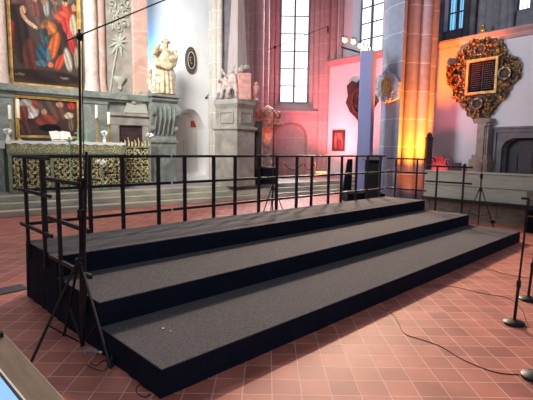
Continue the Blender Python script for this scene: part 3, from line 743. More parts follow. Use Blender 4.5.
for i in range(9):
    a = -2.6+i*0.42; r = 0.33
    b.tube([(0.02+0.25*cos(a), 0.22*sin(a), 1.15), (0.02+r*cos(a+0.2), 0.26*sin(a+0.2)-0.02, 0.7), (-0.04+0.36*cos(a+0.35), 0.30*sin(a+0.35), 0.3), (-0.02+0.40*cos(a+0.3), 0.32*sin(a+0.3), 0.02)], [0.04, 0.075, 0.085, 0.07], 7)
b.tube([(-0.4, -0.2, 1.3), (-0.30, -0.28, 1.0), (0.0, -0.30, 0.9), (0.3, -0.2, 1.1), (0.42, -0.08, 1.4), (0.45, 0, 1.65)], [0.06, 0.1, 0.1, 0.1, 0.11, 0.06], 8)
b.tube([(-0.42, -0.05, 0.9), (-0.46, 0, 0.5), (-0.36, 0.0, 0.1)], [0.06, 0.09, 0.07], 7)
b.build('robe', M['statue'], SF.e, smooth=True)
b = MB().lathe([(0.12, 0), (0.16, 0.05), (0.13, 0.12), (0.05, 0.16)], (0.10, -0.05, 1.82), 12); b.build('hair', M['statue'], SF.e, smooth=True)
MB().lathe([(0.40, 0), (0.40, 0.06), (0.36, 0.09)], (0, -0.02, 0.0), 20, 1, 0.7).build('base', M['statue'], SF.e)

# --- paintings (generic stand-ins of the same colours)
def painting(name, label, u0, u1, vtop, vbot, base, blobs, frame, t):
    c = ((u0+u1)/2, vbot)
    s0 = on_t(u0, vbot, t)[0]; s1 = on_t(u1, vbot, t)[0]; zb_ = max(on_t(c[0], vbot, t)[2], (zl1+0.006) if vtop < 0 else 0); zt_ = on_t(c[0], vtop, t)[2] if vtop > 0 else zb_+ (zb_-on_t(c[0], vbot+1, t)[2])*(vbot-vtop)*0.98
    e = thing(name, label, 'painting', CH((s0+s1)/2, t, zb_), (pi/2, 0, -A6))
    w = (s1-s0)/2; h = zt_-zb_
    b = MB(); f = frame
    b.plate(rect(-w, w, 0, h), [rect(-w+f, w-f, f, h-f)], -0.01, 0.05); b.plate(rect(-w, w, 0, h), [rect(-w+f*.4, w-f*.4, f*.4, h-f*.4)], 0.05, 0.085)
    b.plate(rect(-w+f*.7, w-f*.7, f*.7, h-f*.7), [rect(-w+f, w-f, f, h-f)], 0.05, 0.065)
    b.build('frame', M['goldframe'], e)
    su = 2*w/(u1-u0); sv = h/(vbot-vtop); bl = []
    slope = (on_t(u1, vbot, t)[2]-on_t(u0, vbot, t)[2])/(u1-u0)
    for (u, v, ru, rv, an, rgb) in blobs: bl.append(((u-c[0])*su, (vbot-v)*sv+(u-c[0])*slope, ru*su, rv*sv, an, rgb))
    canvas('canvas', -w+f*.8, w-f*.8, f*.8, h-f*.8, 0.012, 110, 150 if h > 2 else 70, base, bl, e)
    return e
sk = (190, 140, 105); red = (178, 40, 44); dk = (44, 36, 34); org = (196, 98, 48)
bl = [(45, -12, 40, 26, 0, (104, 106, 96)), (60, 2, 16, 10, 0, (112, 110, 100)), (28, 12, 14, 16, 0, (96, 66, 62)), (46, 22, 12, 16, 0, (92, 72, 62)), (67, 24, 10, 12, 0, (172, 64, 50)),
      (13, 36, 7, 19, 0.1, red), (12, 20, 4, 8, 0, (150, 44, 44)), (20, 24, 8, 9, 0, dk), (23, 46, 8, 22, 0, (46, 36, 32)), (31, 60, 8, 16, 0, (88, 48, 38)), (60, 44, 8, 16, 0, (60, 44, 40)),
      (25.5, 20, 3, 3.5, 0, sk), (27, 27, 2, 6, 0.6, sk), (33, 32, 2, 6, 1.0, (214, 176, 140)), (38, 18, 4, 8, 0, (120, 70, 60)), (48, 16, 3, 8, 0, (150, 150, 140)), (57, 20, 4, 7, 0, (100, 84, 74)),
      (37, 9, 2.6, 3.4, 0, sk), (46, 11, 2.6, 3.4, 0, (160, 118, 92)), (48, 5, 2.4, 3, 0, (140, 100, 80)), (57, 10, 2.6, 3.4, 0, (150, 108, 84)), (67, 10, 2.8, 3.6, 0, sk), (76, 14, 2.6, 3.4, 0, sk), (29, 8, 2.6, 3.4, 0, (140, 96, 78)),
      (67, 7.5, 3, 2, 0, (60, 40, 34)), (57, 7.5, 3, 2, 0, (60, 44, 36)), (46, 8, 3, 2, 0, (70, 50, 40)), (64, 22, 9, 4, 0.3, (196, 84, 62)), (68, 30, 5, 8, 0, (190, 60, 52)),
      (50, 34, 8, 6, 0.3, (190, 110, 56)), (54, 50, 5, 14, -0.3, org), (60, 64, 4, 9, -0.5, (190, 74, 50)), (46, 30, 3, 3, 0, (120, 80, 60)), (45, 42, 4, 8, 0.1, (60, 84, 92)),
      (43, 58, 7, 9, 0.3, (46, 78, 96)), (41, 66, 6, 3, 0, (74, 104, 112)), (46, 38, 2.6, 4, 0, (56, 52, 50)), (50, 67, 3, 2.4, 0.3, (214, 120, 80)), (48, 58, 2, 7, 0, (92, 112, 118)),
      (68, 62, 4, 11, 0.15, (176, 170, 148)), (75, 30, 4, 10, 0, (182, 168, 140)), (73, 48, 3.5, 10, 0.2, red), (71, 40, 3, 5, 0, (206, 70, 70)), (77, 60, 2.5, 10, 0, (150, 140, 120)),
      (45, 78, 40, 6, 0, (50, 36, 32)), (20, 76, 5, 1, 0.1, (120, 96, 84)), (64, 79, 5, 1, 0, (130, 110, 96))]
painting('altar_painting', 'large painting of gathered robed figures in a gold frame above the altar', 10, 82.3, -62, 88.5, (66, 54, 48), bl, 0.10, TR+0.235)
bl = [(30, 106, 9, 10, 0, (120, 84, 76)), (33, 112, 6, 6, 0, (196, 186, 178)), (31, 116, 4, 3, 0, (232, 226, 220)), (36, 105, 4, 5, 0.4, (150, 70, 60)), (26, 104, 7, 4, 0.2, (176, 168, 158)), (24, 114, 5, 8, 0, (130, 70, 62)), (47, 120, 12, 6, 0.2, (142, 68, 52)),
      (48, 106, 10, 8, 0, (92, 76, 70)), (60, 112, 8, 8, 0, (110, 72, 62)), (72, 105, 4, 4, 0, (190, 60, 50)), (69, 115, 5, 3.4, 0.2, (206, 190, 160)), (71, 124, 3, 7, 0, (120, 96, 78)), (49, 128, 11, 4, 0, (22, 20, 24)), (26, 128, 6, 7, 0, (110, 74, 70)), (60, 104, 4, 3, 0, sk), (44, 112, 3, 3, 0, sk)]
painting('predella_painting', 'wide dark painting in a thin gold frame just above the altar table', 16, 80, 97.6, 138, (66, 48, 44), bl, 0.07, TR-0.02)

# --- altar
TA = 11.0
aL = on_t(8.5, 170, TA)[0]; aR = on_t(124, 165, TA)[0]; aT = on_t(60, 141.5, TA)[2]; TB = 11.95
AL = Church('altar', 'long altar with dark front of gold scrolls under a white cloth', 'altar', ((aL+aR)/2, TA, ZC))
b = MB(); b.box(aL+0.03, aR-0.03, TA+0.03, TB, ZC, aT-0.03); AL.part('body', b, M['altargreen'])
b = MB()
b.box(aL, aR, TA-0.01, TA+0.04, ZC, ZC+0.10); b.box(aL, aR, TA-0.01, TA+0.04, aT-0.40, aT-0.36)
for q in (aL, aL+(aR-aL)*0.33, aL+(aR-aL)*0.66, aR-0.09): b.box(q, q+0.09, TA-0.01, TA+0.04, ZC, aT-0.1)
AL.part('front_border', b, M['altarframe'], bevel=0.01)
b = MB(); b.box(aL-0.02, aR+0.02, TA-0.035, TA-0.012, aT-0.36, aT-0.05); AL.part('frontlet', b, M['altarframe'])
rnd = random.Random(11)
b = MB()
for i in range(26):
    s_ = aL+0.15+(aR-aL-0.3)*i/25
    for sg in (1, -1): b.scroll(s_+0.01*sg, aT-0.20+0.05*sg, 0.075, rnd.random()*6.28, sg, 0.010, TA-0.042, 1.2, 4, 10, 'xz')
AL.part('frontlet_embroidery', b, M['palegold'])
def scrollfield(b, s0, s1, z0, z1, t, cell, r):
    nx = int((s1-s0)/cell); nz = max(1, int((z1-z0)/cell))
    for i in range(nx):
        for j in range(nz):
            cx = s0+(i+0.5)*(s1-s0)/nx; cz = z0+(j+0.5)*(z1-z0)/nz; sg = 1 if (i+j) % 2 else -1; a = rnd.random()*6.28
            b.scroll(cx, cz, cell*0.50, a, sg, r, t, 1.5, 4, 13, 'xz')
            for q in range(4):
                a2 = rnd.random()*6.28; b.tube([(cx+cell*0.30*cos(a2), t, cz+cell*0.30*sin(a2)), (cx+cell*0.52*cos(a2+0.3), t-0.01, cz+cell*0.52*sin(a2+0.3)), (cx+cell*0.62*cos(a2+0.7), t, cz+cell*0.62*sin(a2+0.7))], [r, r*2.0, r*0.4], 4)
for i in range(3):
    q0 = aL+0.10+(aR-aL-0.0)*0.33*i; q1 = aL+(aR-aL)*0.33*(i+1)-0.02
    b = MB(); scrollfield(b, q0, q1, ZC+0.13, aT-0.42, TA-0.015, 0.165, 0.012); AL.part('gilded_scrollwork', b, M['palegold'])
b = MB(); n = 40
for i in range(2): b.box(aL-0.05-0.002*i, aR+0.05+0.002*i, TA-0.05, TB-0.02, aT-0.03+0.012*i, aT-0.012+0.012*i)
vs = []
for i in range(n+1):
    s_ = aL-0.05+(aR-aL+0.1)*i/n; d_ = 0.08+0.02*sin(i*1.7); vs += [(s_, TA-0.052, aT-0.012), (s_, TA-0.056-0.006*sin(i*2.1), aT-d_)]
b.add(vs, [(2*i, 2*i+1, 2*i+3, 2*i+2) for i in range(n)])
for s_ in (aL-0.055, aR+0.055):
    vs = []
    for i in range(9): t_ = TA-0.05+(TB-TA)*i/8; vs += [(s_, t_, aT-0.012), (s_+(0.01 if s_ > aL+1 else -0.01)*(1+sin(i*1.9)), t_, aT-0.22)]
    b.add(vs, [(2*i, 2*i+1, 2*i+3, 2*i+2) for i in range(8)])
AL.part('altar_cloth', b, M['linen'])
# gilded grille right of the altar
GT = 11.7
g0, g1 = on_t(121, 170, GT)[0], on_t(150, 170, GT)[0]; gz = on_t(140, 146, GT)[2]
GR = Church('gilded_grille', 'gilded scrollwork grille with spiky top right of the altar', 'screen', ((g0+g1)/2, GT, ZC))
b = MB(); b.box(g0, g1, GT+0.03, GT+0.08, ZC, gz-0.06); GR.part('backing', b, M['altargreen'])
b = MB()
for q in (g0, g1-0.06): b.box(q, q+0.06, GT-0.02, GT+0.05, ZC, gz)
b.box(g0, g1, GT-0.02, GT+0.05, ZC, ZC+0.12); b.box(g0, g1, GT-0.02, GT+0.05, gz-0.06, gz-0.02); GR.part('frame', b, M['altarframe'])
b = MB(); scrollfield(b, g0+0.06, g1-0.06, ZC+0.14, gz-0.08, GT, 0.165, 0.012); GR.part('gilded_scrollwork', b, M['palegold'])
b = MB()
for i in range(9): q = g0+0.04+(g1-g0-0.08)*i/8; b.tube([(q, GT, gz-0.04), (q+0.02, GT, gz+0.06+0.05*(i % 2)), (q-0.015, GT, gz+0.14+0.07*(i % 3))], [0.02, 0.035, 0.006], 5)
GR.part('cresting', b, M['palegold'])
# candles on the altar
def candle(label, u, vfoot, vmid, vtop, t, r=0.045):
    s0, _, z0 = on_t(u, vfoot, t); z1 = on_t(u, vmid, t)[2]; z2 = on_t(u, vtop, t)[2]; z0 = aT
    c = Church('altar_candlestick', label, 'candlestick', (s0, t, z0), 'candlesticks on the altar')
    h = z1-z0
    b = MB().lathe([(0.085, 0), (0.09, 0.02), (0.04, 0.06), (0.018, 0.11), (0.03, h*0.3), (0.016, h*0.36), (0.022, h*0.55), (0.034, h*0.62), (0.016, h*0.68), (0.02, h*0.92), (0.062, h*0.97), (0.062, h)], (s0, t, z0), 14); c.part('stick', b, M['gold'], smooth=True)
    b = MB().lathe([(r, 0), (r, z2-z1-0.02), (r*0.6, z2-z1)], (s0, t, z1), 12); cd = c.part('candle', b, M['wax'], smooth=True)
    b = MB().tube([(s0, t, z2-0.005), (s0+0.004, t, z2+0.03)], 0.005, 5); c.part('wick', b, M['rubber'], cd)
candle('tall altar candlestick at the far left end of the altar', 11.2, 140, 119, 105, 11.55)
candle('altar candlestick in front of the predella painting, left of the book', 19.5, 139, 118, 99, 11.7)
candle('altar candlestick standing right of the pale green crucifix', 97.3, 140, 118, 105, 11.6)
candle('shortest altar candlestick at the right end of the altar', 109.3, 141, 124, 112, 11.5)
s0, _, z0 = on_t(61, 139, 11.45)
BK = Church('open_book', 'large open book on a low stand at the middle of the altar', 'book', (s0, 11.45, aT))
b = MB(); b.add([(s0-0.27, 11.35, aT+0.03), (s0+0.27, 11.35, aT+0.03), (s0+0.27, 11.62, aT+0.26), (s0-0.27, 11.62, aT+0.26), (s0-0.25, 11.62, aT), (s0+0.25, 11.62, aT), (s0-0.25, 11.34, aT), (s0+0.25, 11.34, aT)], [(0,1,2,3), (4,5,2,3), (6,7,1,0), (6,0,3,4), (7,5,2,1), (6,4,5,7)]); BK.part('book_stand', b, M['darkwood'])
b = MB(); vs = []
for i in range(13):
    q = i/6-1; h = 0.035*(1-abs(abs(q)-0.35)) if q else 0.006
    vs += [(s0+0.29*q, 11.33-h*0.5, aT+0.045+h), (s0+0.29*q, 11.61-h*0.5, aT+0.285+h)]
b.add(vs, [(2*i, 2*i+2, 2*i+3, 2*i+1) for i in range(12)]); b.box(s0-0.29, s0+0.29, 11.31, 11.335, aT+0.01, aT+0.05); BK.part('pages', b, M['paper'])
def small_cross(name, label, u, vfoot, vtop, t, m, cat, flower=False, grp=None):
    s0 = on_t(u, vfoot, t)[0]; z1 = on_t(u, vtop, t)[2]
    c = Church(name, label, cat, (s0, t, aT), grp); h = max(z1-aT, 0.15)
    if flower:
        b = MB().lathe([(0.05, 0), (0.06, 0.05), (0.03, 0.12), (0.045, 0.16)], (s0, t, aT), 12); c.part('vase', b, M['linen'], smooth=True)
        b = MB()
        for i in range(6): a = i*1.05; b.ball((s0+0.07*cos(a), t+0.05*sin(a), aT+h-0.05+0.04*sin(i*2.2)), 0.045, 0.045, 0.04, 8, 5); b.tube([(s0, t, aT+0.14), (s0+0.07*cos(a), t+0.05*sin(a), aT+h-0.06)], 0.006, 4)
        c.part('blossoms', b, m, smooth=True)
    else:
        b = MB().lathe([(0.13, 0), (0.12, 0.02), (0.03, 0.06), (0.02, 0.10)], (s0, t, aT), 12); c.part('foot', b, m, smooth=True)
        b = MB().bar((s0, t, aT+0.06), (s0, t, aT+h), 0.035, 0.035).bar((s0-0.09, t, aT+h*0.68), (s0+0.09, t, aT+h*0.68), 0.035, 0.035); c.part('cross', b, m)
small_cross('flower_vase', 'small white vase of flowers at the left end of the altar', 8, 138, 129, 11.35, M['linen'], 'vase', True, 'flower vases on the altar')
small_cross('flower_vase', 'small white vase of flowers at the right end of the altar', 104.5, 140, 131, 11.3, M['linen'], 'vase', True, 'flower vases on the altar')
small_cross('crucifix', 'pale green metal crucifix on the altar right of the book', 86.5, 140, 126, 11.4, M['verdigris'], 'crucifix')
small_cross('altar_cross', 'tiny pale cross on the altar beside the open book', 78, 140, 129, 11.35, M['verdigris'], 'cross')
# stands in front of the altar
def floor_stand(label, u, vtop, t, m, flower, cat):
    s0 = on_t(u, 185, t)[0]; zt = on_t(u, vtop, t)[2]
    c = Church('flower_stand' if flower else 'candle_stand', label, cat, (s0, t, ZC)); h = zt-ZC
    b = MB()
    for i in range(3): a = 0.5+i*2.094; b.tube([(s0, t, ZC+0.18), (s0+0.10*cos(a), t+0.10*sin(a), ZC+0.14), (s0+0.17*cos(a), t+0.17*sin(a), ZC+0.012)], 0.014, 6)
    c.part('feet', b, m)
    b = MB().tube([(s0, t, ZC+0.12), (s0, t, zt-0.06)], 0.022 if not flower else 0.016, 8); c.part('shaft', b, m)
    b = MB().lathe([(0.03, 0), (0.085, 0.04), (0.09, 0.06)], (s0, t, zt-0.08), 12); c.part('dish', b, m)
    b = MB()
    if flower:
        for i in range(7): a = i*0.9; b.ball((s0+0.10*cos(a), t+0.07*sin(a), zt+0.02+0.05*sin(i*2.1)), 0.05, 0.05, 0.045, 8, 5)
        c.part('blossoms', b, M['linen'], smooth=True)
    else:
        b.tube([(s0, t, zt-0.03), (s0, t, zt+0.05)], 0.035, 10); c.part('candle', b, m)
floor_stand('pale green iron candle stand before the middle of the altar', 71, 139, TA-0.25, M['verdigris'], False, 'candle stand')
floor_stand('slim iron stand with white flower before the right of the altar', 102.5, 163, TA-0.28, M['verdigris'], True, 'flower stand')
floor_stand('stand with white blossoms in front of the gilded grille end', 151, 136, GT-0.25, M['greystone'], True, 'flower stand')

# --- oval plaque and wall bracket on the white wall
e, f = WB.thing('oval_plaque', 'dark oval plaque with a gold shield on the white chancel wall', 'plaque', 190.7, 60.5, 0.01)
ell = lambda rx, ry, n=36: [(rx*cos(2*pi*i/n), ry*sin(2*pi*i/n)) for i in range(n)]
rx = abs(f(196.5, 60.5)[0]-f(185, 60.5)[0])/2; ry = (f(190.7, 47)[1]-f(190.7, 74)[1])/2
MB().plate(ell(rx, ry), [], 0, 0.05).build('board', M['plaque'], e)
MB().plate(ell(rx*.98, ry*.985), [ell(rx*0.94, ry*0.95)], 0.05, 0.06).build('rim', M['paleletter'], e)
MB().plate(ell(rx*0.62, ry*0.64), [ell(rx*0.57, ry*0.60)], 0.05, 0.065).build('inner_rim', M['linen'], e)
b = MB()
for i in range(34):
    a = 2*pi*i/34; b.box(rx*0.80*cos(a)-0.010, rx*0.80*cos(a)+0.010, ry*0.81*sin(a)-0.028, ry*0.81*sin(a)+0.028, 0.05, 0.056)
b.build('lettering', M['paleletter'], e)
b = MB().plate([(-rx*.34, ry*.30), (rx*.34, ry*.30), (rx*.34, -ry*.05), (rx*.2, -ry*.26), (0, -ry*.38), (-rx*.2, -ry*.26), (-rx*.34, -ry*.05)], [], 0.05, 0.075)
b.v = [(p[0]*.8, p[1]*.8, p[2]) for p in b.v]; b.build('shield', M['goldframe'], e)
MB().tube([(rx*.15, ry*.16, .085), (-rx*.12, ry*.10, .085), (rx*.1, -ry*.05, .085), (-rx*.1, -ry*.16, .085)], 0.045, 6).build('charge', M['plaque'], e)
e, f = WB.thing('wall_bracket', 'thin bent iron bracket on the white wall beside the beige pier', 'bracket', 208, 95)
MB().tube([(*f(206, 98), 0.02), (*f(207, 95), 0.10), (*f(209, 92), 0.12), (*f(209, 87), 0.10)], 0.018, 6).ball((*f(206, 98), 0.0), 0.05, 0.05, 0.03).build('arm', M['steel'], e)

# --- obelisk monument on its plinth with the pier behind it
MD = 15.3
fr2 = lambda u, dep: tuple(at_d(u, 150, dep)[:2])
zz = lambda v, dep=MD: at_d(240, v, dep).z
foot = [fr2(214.5, 15.75), fr2(237, 15.15), fr2(254.5, 15.8), fr2(233, 16.5)]
cc = (sum(p[0] for p in foot)/4, sum(p[1] for p in foot)/4)
sc_ = lambda k: [(cc[0]+(p[0]-cc[0])*k, cc[1]+(p[1]-cc[1])*k) for p in foot]
b = MB()
for (u, dep, r) in ((211.3, 17.1, 0.10), (215, 16.9, 0.13), (219.5, 16.85, 0.11)):
    P = at_d(u, 150, dep); b.tube([(P.x, P.y, ZC), (P.x, P.y, 13)], r, 12)
structure(b.build('trim_9', M['ashlar'], smooth=True))
P = at_d(227, 150, 17.5); b = MB().tube([(P.x, P.y, ZC), (P.x, P.y, 13)], 0.50, 12)
structure(b.build('trim_10', M['darkstone'], smooth=True))
t = thing('obelisk_monument', 'stone monument plinth with tall obelisk against the beige chancel pier', 'monument', (cc[0], cc[1], ZC))
og = (cc[0], cc[1], ZC)
z_l, z_t = zz(128), zz(99.5)
b = MB(); b.prism(sc_(1.06), ZC, ZC+0.28); b.prism(sc_(1.0), ZC+0.28, z_l-0.10); b.build('pedestal', M['greystone'], t, og, bevel=0.012)
b = MB(); b.prism(sc_(1.04), z_l-0.10, z_l-0.05); b.prism(sc_(1.14), z_l-0.05, z_l+0.04); b.build('ledge', M['greystone'], t, og, bevel=0.01)
b = MB(); b.prism(sc_(0.92), z_l+0.04, z_t-0.32); b.prism(sc_(0.92), z_t-0.32, z_t-0.18, 1.12, cc); b.prism(sc_(1.06), z_t-0.18, z_t, 1.0); b.build('upper_block', M['greystone'], t, og, bevel=0.01)
for i, j in ((0, 1), (1, 2)):                        # inscription panels with scrolled tops
    p, q = Vector((*sc_(0.925)[i], 0)), Vector((*sc_(0.925)[j], 0)); W = Wall(p, q); l = W.len
    b = MB().plate(rect(l*.16, l*.84, z_l+0.16, z_t-0.42), [rect(l*.22, l*.78, z_l+0.2, z_t-0.46)], 0, 0.03)
    o = b.build('panel_moulding', M['greystone'], t); o.location = W.A-Vector(og)+Vector((0, 0, 0)); o.rotation_euler = W.rot()
ob = [fr2(226.5, 16.2), fr2(237, 15.75), fr2(247.5, 16.15), fr2(237, 16.7)]
oc_ = (sum(p[0] for p in ob)/4, sum(p[1] for p in ob)/4)
b = MB(); b.prism([(oc_[0]+(p[0]-oc_[0])*1.12, oc_[1]+(p[1]-oc_[1])*1.12) for p in ob], z_t, zz(86, 16)); b.prism(ob, zz(86, 16), zz(-45, 16), 0.34, oc_); b.build('obelisk', M['obelisk'], t, og)
b = MB(); p0 = at_d(240, 150, 15.45); Wp = Wall(fr2(238.5, 15.4), fr2(250.5, 15.5))
bb = MB().box(0, Wp.len, z_t, zz(73.5), -0.30, 0.0); o = bb.build('tablet_block', M['pinkstone'], t, bevel=0.015); o.location = Wp.A-Vector(og); o.rotation_euler = Wp.rot()
b = MB()
P = at_d(255.5, 100, 15.7); b.lathe([(0.08, 0), (0.12, 0.03), (0.05, 0.10), (0.12, 0.24), (0.155, 0.40), (0.13, 0.5), (0.08, 0.56), (0.10, 0.60), (0.03, 0.68)], (P.x, P.y, z_t), 14); b.build('urn', M['pinkstone'], t, og, smooth=True)
def putto(u, dep, h, mirror, z0):
    P = at_d(u, 90, dep)-Vector(og); P.z = z0-ZC; m = -1 if mirror else 1
    f = lambda x, y, z: P+_r*(x*m*h)+Vector((-CF.x, -CF.y, 0)).normalized()*(y*h)+Vector((0, 0, z*h))
    pts = [(0, 0, .48, .12), (0, .02, .62, .13), (0, .02, .74, .11), (0, .04, .80, .05), (0.02, .08, .90, .10), (-.16, .03, .70, .055), (-.26, .10, .60, .045), (-.22, .18, .72, .04), (.16, .03, .70, .055), (.28, .08, .82, .045), (.34, .08, .94, .04),
           (-.08, .04, .40, .09), (-.12, .20, .30, .075), (-.14, .14, .05, .05), (.08, .02, .38, .09), (.14, .12, .20, .07), (.12, .05, .04, .05)]
    js = [(*f(*p[:3]), p[3]*h) for p in pts]
    figure('carved_putto', js, [(0,1),(1,2),(2,3),(3,4),(2,5),(5,6),(6,7),(2,8),(8,9),(9,10),(0,11),(11,12),(12,13),(0,14),(14,15),(15,16)], M['figure'], t, 0.02, 2, 0.08)
putto(226, 15.5, 1.0, False, z_t-0.02); putto(232.5, 15.45, 1.15, True, z_t-0.02)
b = MB(); P = at_d(241, 72, 15.6); rn = random.Random(5)
for i in range(14): a = rn.random()*6.28; q = P+_r*(0.30*cos(a))+Vector((0, 0, 0.10+0.16*rn.random())); b.tube([P+_r*(0.1*cos(a)), (P+q)/2+Vector((0, 0, 0.08)), q], [0.03, 0.05, 0.01], 5)
b.ball((P.x, P.y, P.z+0.06), 0.16, 0.14, 0.12); b.build('leaf_crest', M['greystone'], t, og, smooth=True)
b = MB(); P = at_d(219.5, 99, 15.6); b.lathe([(0.11, 0), (0.13, 0.06), (0.07, 0.16), (0.08, 0.2)], (P.x, P.y, z_t), 10); b.ball((P.x, P.y, z_t+0.2), 0.09); b.build('finial', M['darkstone'], t, og, smooth=True)

# --- carved font, loudspeaker column and rope barrier beside the monument
FD = 17.5; P = at_d(267, 165, FD); P.z = ZC; zf = lambda v: at_d(267, v, FD).z-ZC
t = thing('carved_font', 'ornate carved stone font glowing red right of the monument', 'font', P)
MB().lathe([(0.42, 0), (0.42, 0.15), (0.34, 0.2), (0.30, 0.26)], (0, 0, 0), 8).build('step', M['darkstone'], t)
MB().lathe([(0.24, 0.26), (0.20, 0.4), (0.16, 0.7), (0.22, 0.8), (0.17, 0.9), (0.20, zf(140)), (0.30, zf(134))], (0, 0, 0), 14).build('stem', M['figure'], t, smooth=True)
MB().lathe([(0.30, zf(134)), (0.46, zf(128)), (0.50, zf(121)), (0.47, zf(120)), (0.50, zf(118)), (0.2, zf(117))], (0, 0, 0), 16).build('bowl', M['redglowstone'], t, smooth=True)
b = MB()
for i in range(14):
    a = 2*pi*i/14; b.ball((0.48*cos(a), 0.48*sin(a), zf(124.5)), 0.085, 0.085, 0.10, 8, 5); b.tube([(0.45*cos(a), 0.45*sin(a), zf(118)), (0.49*cos(a), 0.49*sin(a), zf(114)), (0.34*cos(a), 0.34*sin(a), zf(110))], [0.05, 0.06, 0.02], 6)
b.build('carving', M['redglowstone'], t, smooth=True)
MB().lathe([(0.42, zf(118)), (0.36, zf(113)), (0.22, zf(109)), (0.12, zf(107.5)), (0.03, zf(106))], (0, 0, 0), 14).build('lid', M['pinkstone'], t, smooth=True)
P = at_d(258, 165, 16.2); P.z = ZC; h = at_d(258, 122, 16.2).z-ZC
t = thing('column_loudspeaker', 'tall slim black loudspeaker beside the grey monument plinth', 'loudspeaker', P, (0, 0, radians(-45)))
MB().box(-0.12, 0.12, -0.12, 0.12, 0.02, h).build('cabinet', M['cloth'], t, bevel=0.01)
MB().box(-0.16, 0.16, -0.16, 0.16, 0, 0.02).build('base_plate', M['black'], t)
MB().box(-0.10, 0.10, -0.128, -0.12, 0.6, h-0.04).build('grille', M['rubber'], t)
MB().ball((0.03, -0.125, 0.66), 0.03, 0.01, 0.03).build('status_light', M['led'], t)
P = at_d(269, 175, 16.6); P.z = ZC
t = thing('equipment_case', 'low black equipment case at the foot of the red lit font', 'case', P, (0, 0, radians(-45)))
MB().box(-0.30, 0.30, -0.2, 0.2, 0.02, 0.62).build('body', M['cloth'], t, bevel=0.012)
MB().box(-0.31, 0.31, -0.205, 0.205, 0.60, 0.66).build('lid', M['black'], t, bevel=0.01)
for x in (-0.25, 0.25): MB().ball((x, 0, 0.02), 0.03, 0.03, 0.02).build('foot', M['rubber'], t)
RB = 20.2; rp = []
for u, lab in ((283.3, 'brass rope post nearest the black loudspeaker in the far apse'), (303, 'brass rope post in the middle before the apse niche')):
    P = at_d(u, 175, RB); P.z = ZC; rp.append(P)
    t = thing('barrier_post', lab, 'barrier post', P, group='rope barrier posts')
    MB().lathe([(0.16, 0), (0.16, 0.02), (0.05, 0.04)], (0, 0, 0), 16).build('base', M['gold'], t)
    MB().tube([(0, 0, 0.03), (0, 0, 0.70)], 0.025, 10).build('pole', M['gold'], t); MB().ball((0, 0, 0.72), 0.045).build('knob', M['gold'], t)
P = at_d(315, 175, RB+0.8); P.z = ZC; rp.append(P)
t = thing('barrier_post', 'brass rope post beside the glowing red floor light', 'barrier post', P, group='rope barrier posts')
MB().lathe([(0.16, 0), (0.16, 0.02), (0.05, 0.04)], (0, 0, 0), 16).build('base', M['gold'], t)
MB().tube([(0, 0, 0.03), (0, 0, 0.70)], 0.025, 10).build('pole', M['gold'], t); MB().ball((0, 0, 0.72), 0.045).build('knob', M['gold'], t)
for i in range(2):
    A_, B_ = rp[i], rp[i+1]; pts = [(B_-A_)*(0.08+0.84*k/12)+Vector((0, 0, 0.66-0.28*4*(k/12)*(1-k/12))) for k in range(13)]
    o = MB().tube(pts, 0.022, 8).build('barrier_rope', M['rope'], None, smooth=True); o.location = A_
    tag(o, ['dark red rope sagging between the left and middle brass posts', 'dark red rope sagging towards the glowing red floor light'][i], 'rope', 'barrier ropes')

# --- red floor light on its block
LD = 21.6; P = at_d(321, 177, LD); P.z = ZC; Wl = Wall(fr2(315, LD), fr2(327, LD))
t = thing('floor_light', 'glowing red light bar on a block at the foot of the apse', 'stage light', P, (0, 0, Wl.ang))
MB().box(-0.34, 0.34, -0.12, 0.22, 0, 0.16).build('block', M['greystone'], t, bevel=0.01)
MB().box(-0.30, 0.30, -0.06, 0.14, 0.16, 0.30).build('housing', M['black'], t, bevel=0.01)
MB().box(-0.27, 0.27, -0.075, -0.06, 0.18, 0.28).build('lens', M['redlamp'], t)
# --- framed picture and hanging carved shield on the red wall
e, f = W2.thing('framed_picture', 'dark framed picture hanging on the red lit wall', 'picture', 339, 140.5)
x0_, y0_ = f(332.5, 151); x1_, y1_ = f(345.5, 130)
MB().plate(rect(x0_, x1_, y0_, y1_), [rect(x0_+.13, x1_-.13, y0_+.13, y1_-.13)], 0, 0.06).build('frame', M['darkwood'], e)
canvas('canvas', x0_+.12, x1_-.12, y0_+.12, y1_-.12, 0.02, 30, 40, (112, 84, 80), [(0, 0.1, .35, .4, 0, (132, 104, 96)), (0, -.2, .2, .3, 0, (90, 66, 64))], e)
e, f = W2.thing('carved_shield', 'dark carved hanging shield half hidden behind the pale tower', 'carving', 361, 101, 0.02)
out = [f(u, v) for u, v in ((348, 86), (353, 81), (358, 83), (362, 78), (367, 82), (373, 80), (378, 88), (376, 98), (377, 104), (372, 112), (366, 120), (362, 126), (357, 118), (351, 112), (347, 103), (349, 96))]
MB().plate(out, [], 0, 0.10).build('board', M['darkwood'], e)
b = MB(); rn = random.Random(4)
for i in range(40):
    a = rn.random()*6.28; q = 0.35+0.6*rn.random(); x, y = 0.62*q*cos(a), 0.85*q*sin(a)
    b.scroll(x, y, 0.14, rn.random()*6, rn.choice((-1, 1)), 0.035, 0.10)
b.build('carving', M['darkwood'], e, smooth=True)
MB().plate(ell(0.42, 0.62), [ell(0.36, 0.55)], 0.1, 0.2).build('oval_moulding', M['brownwood'], e)

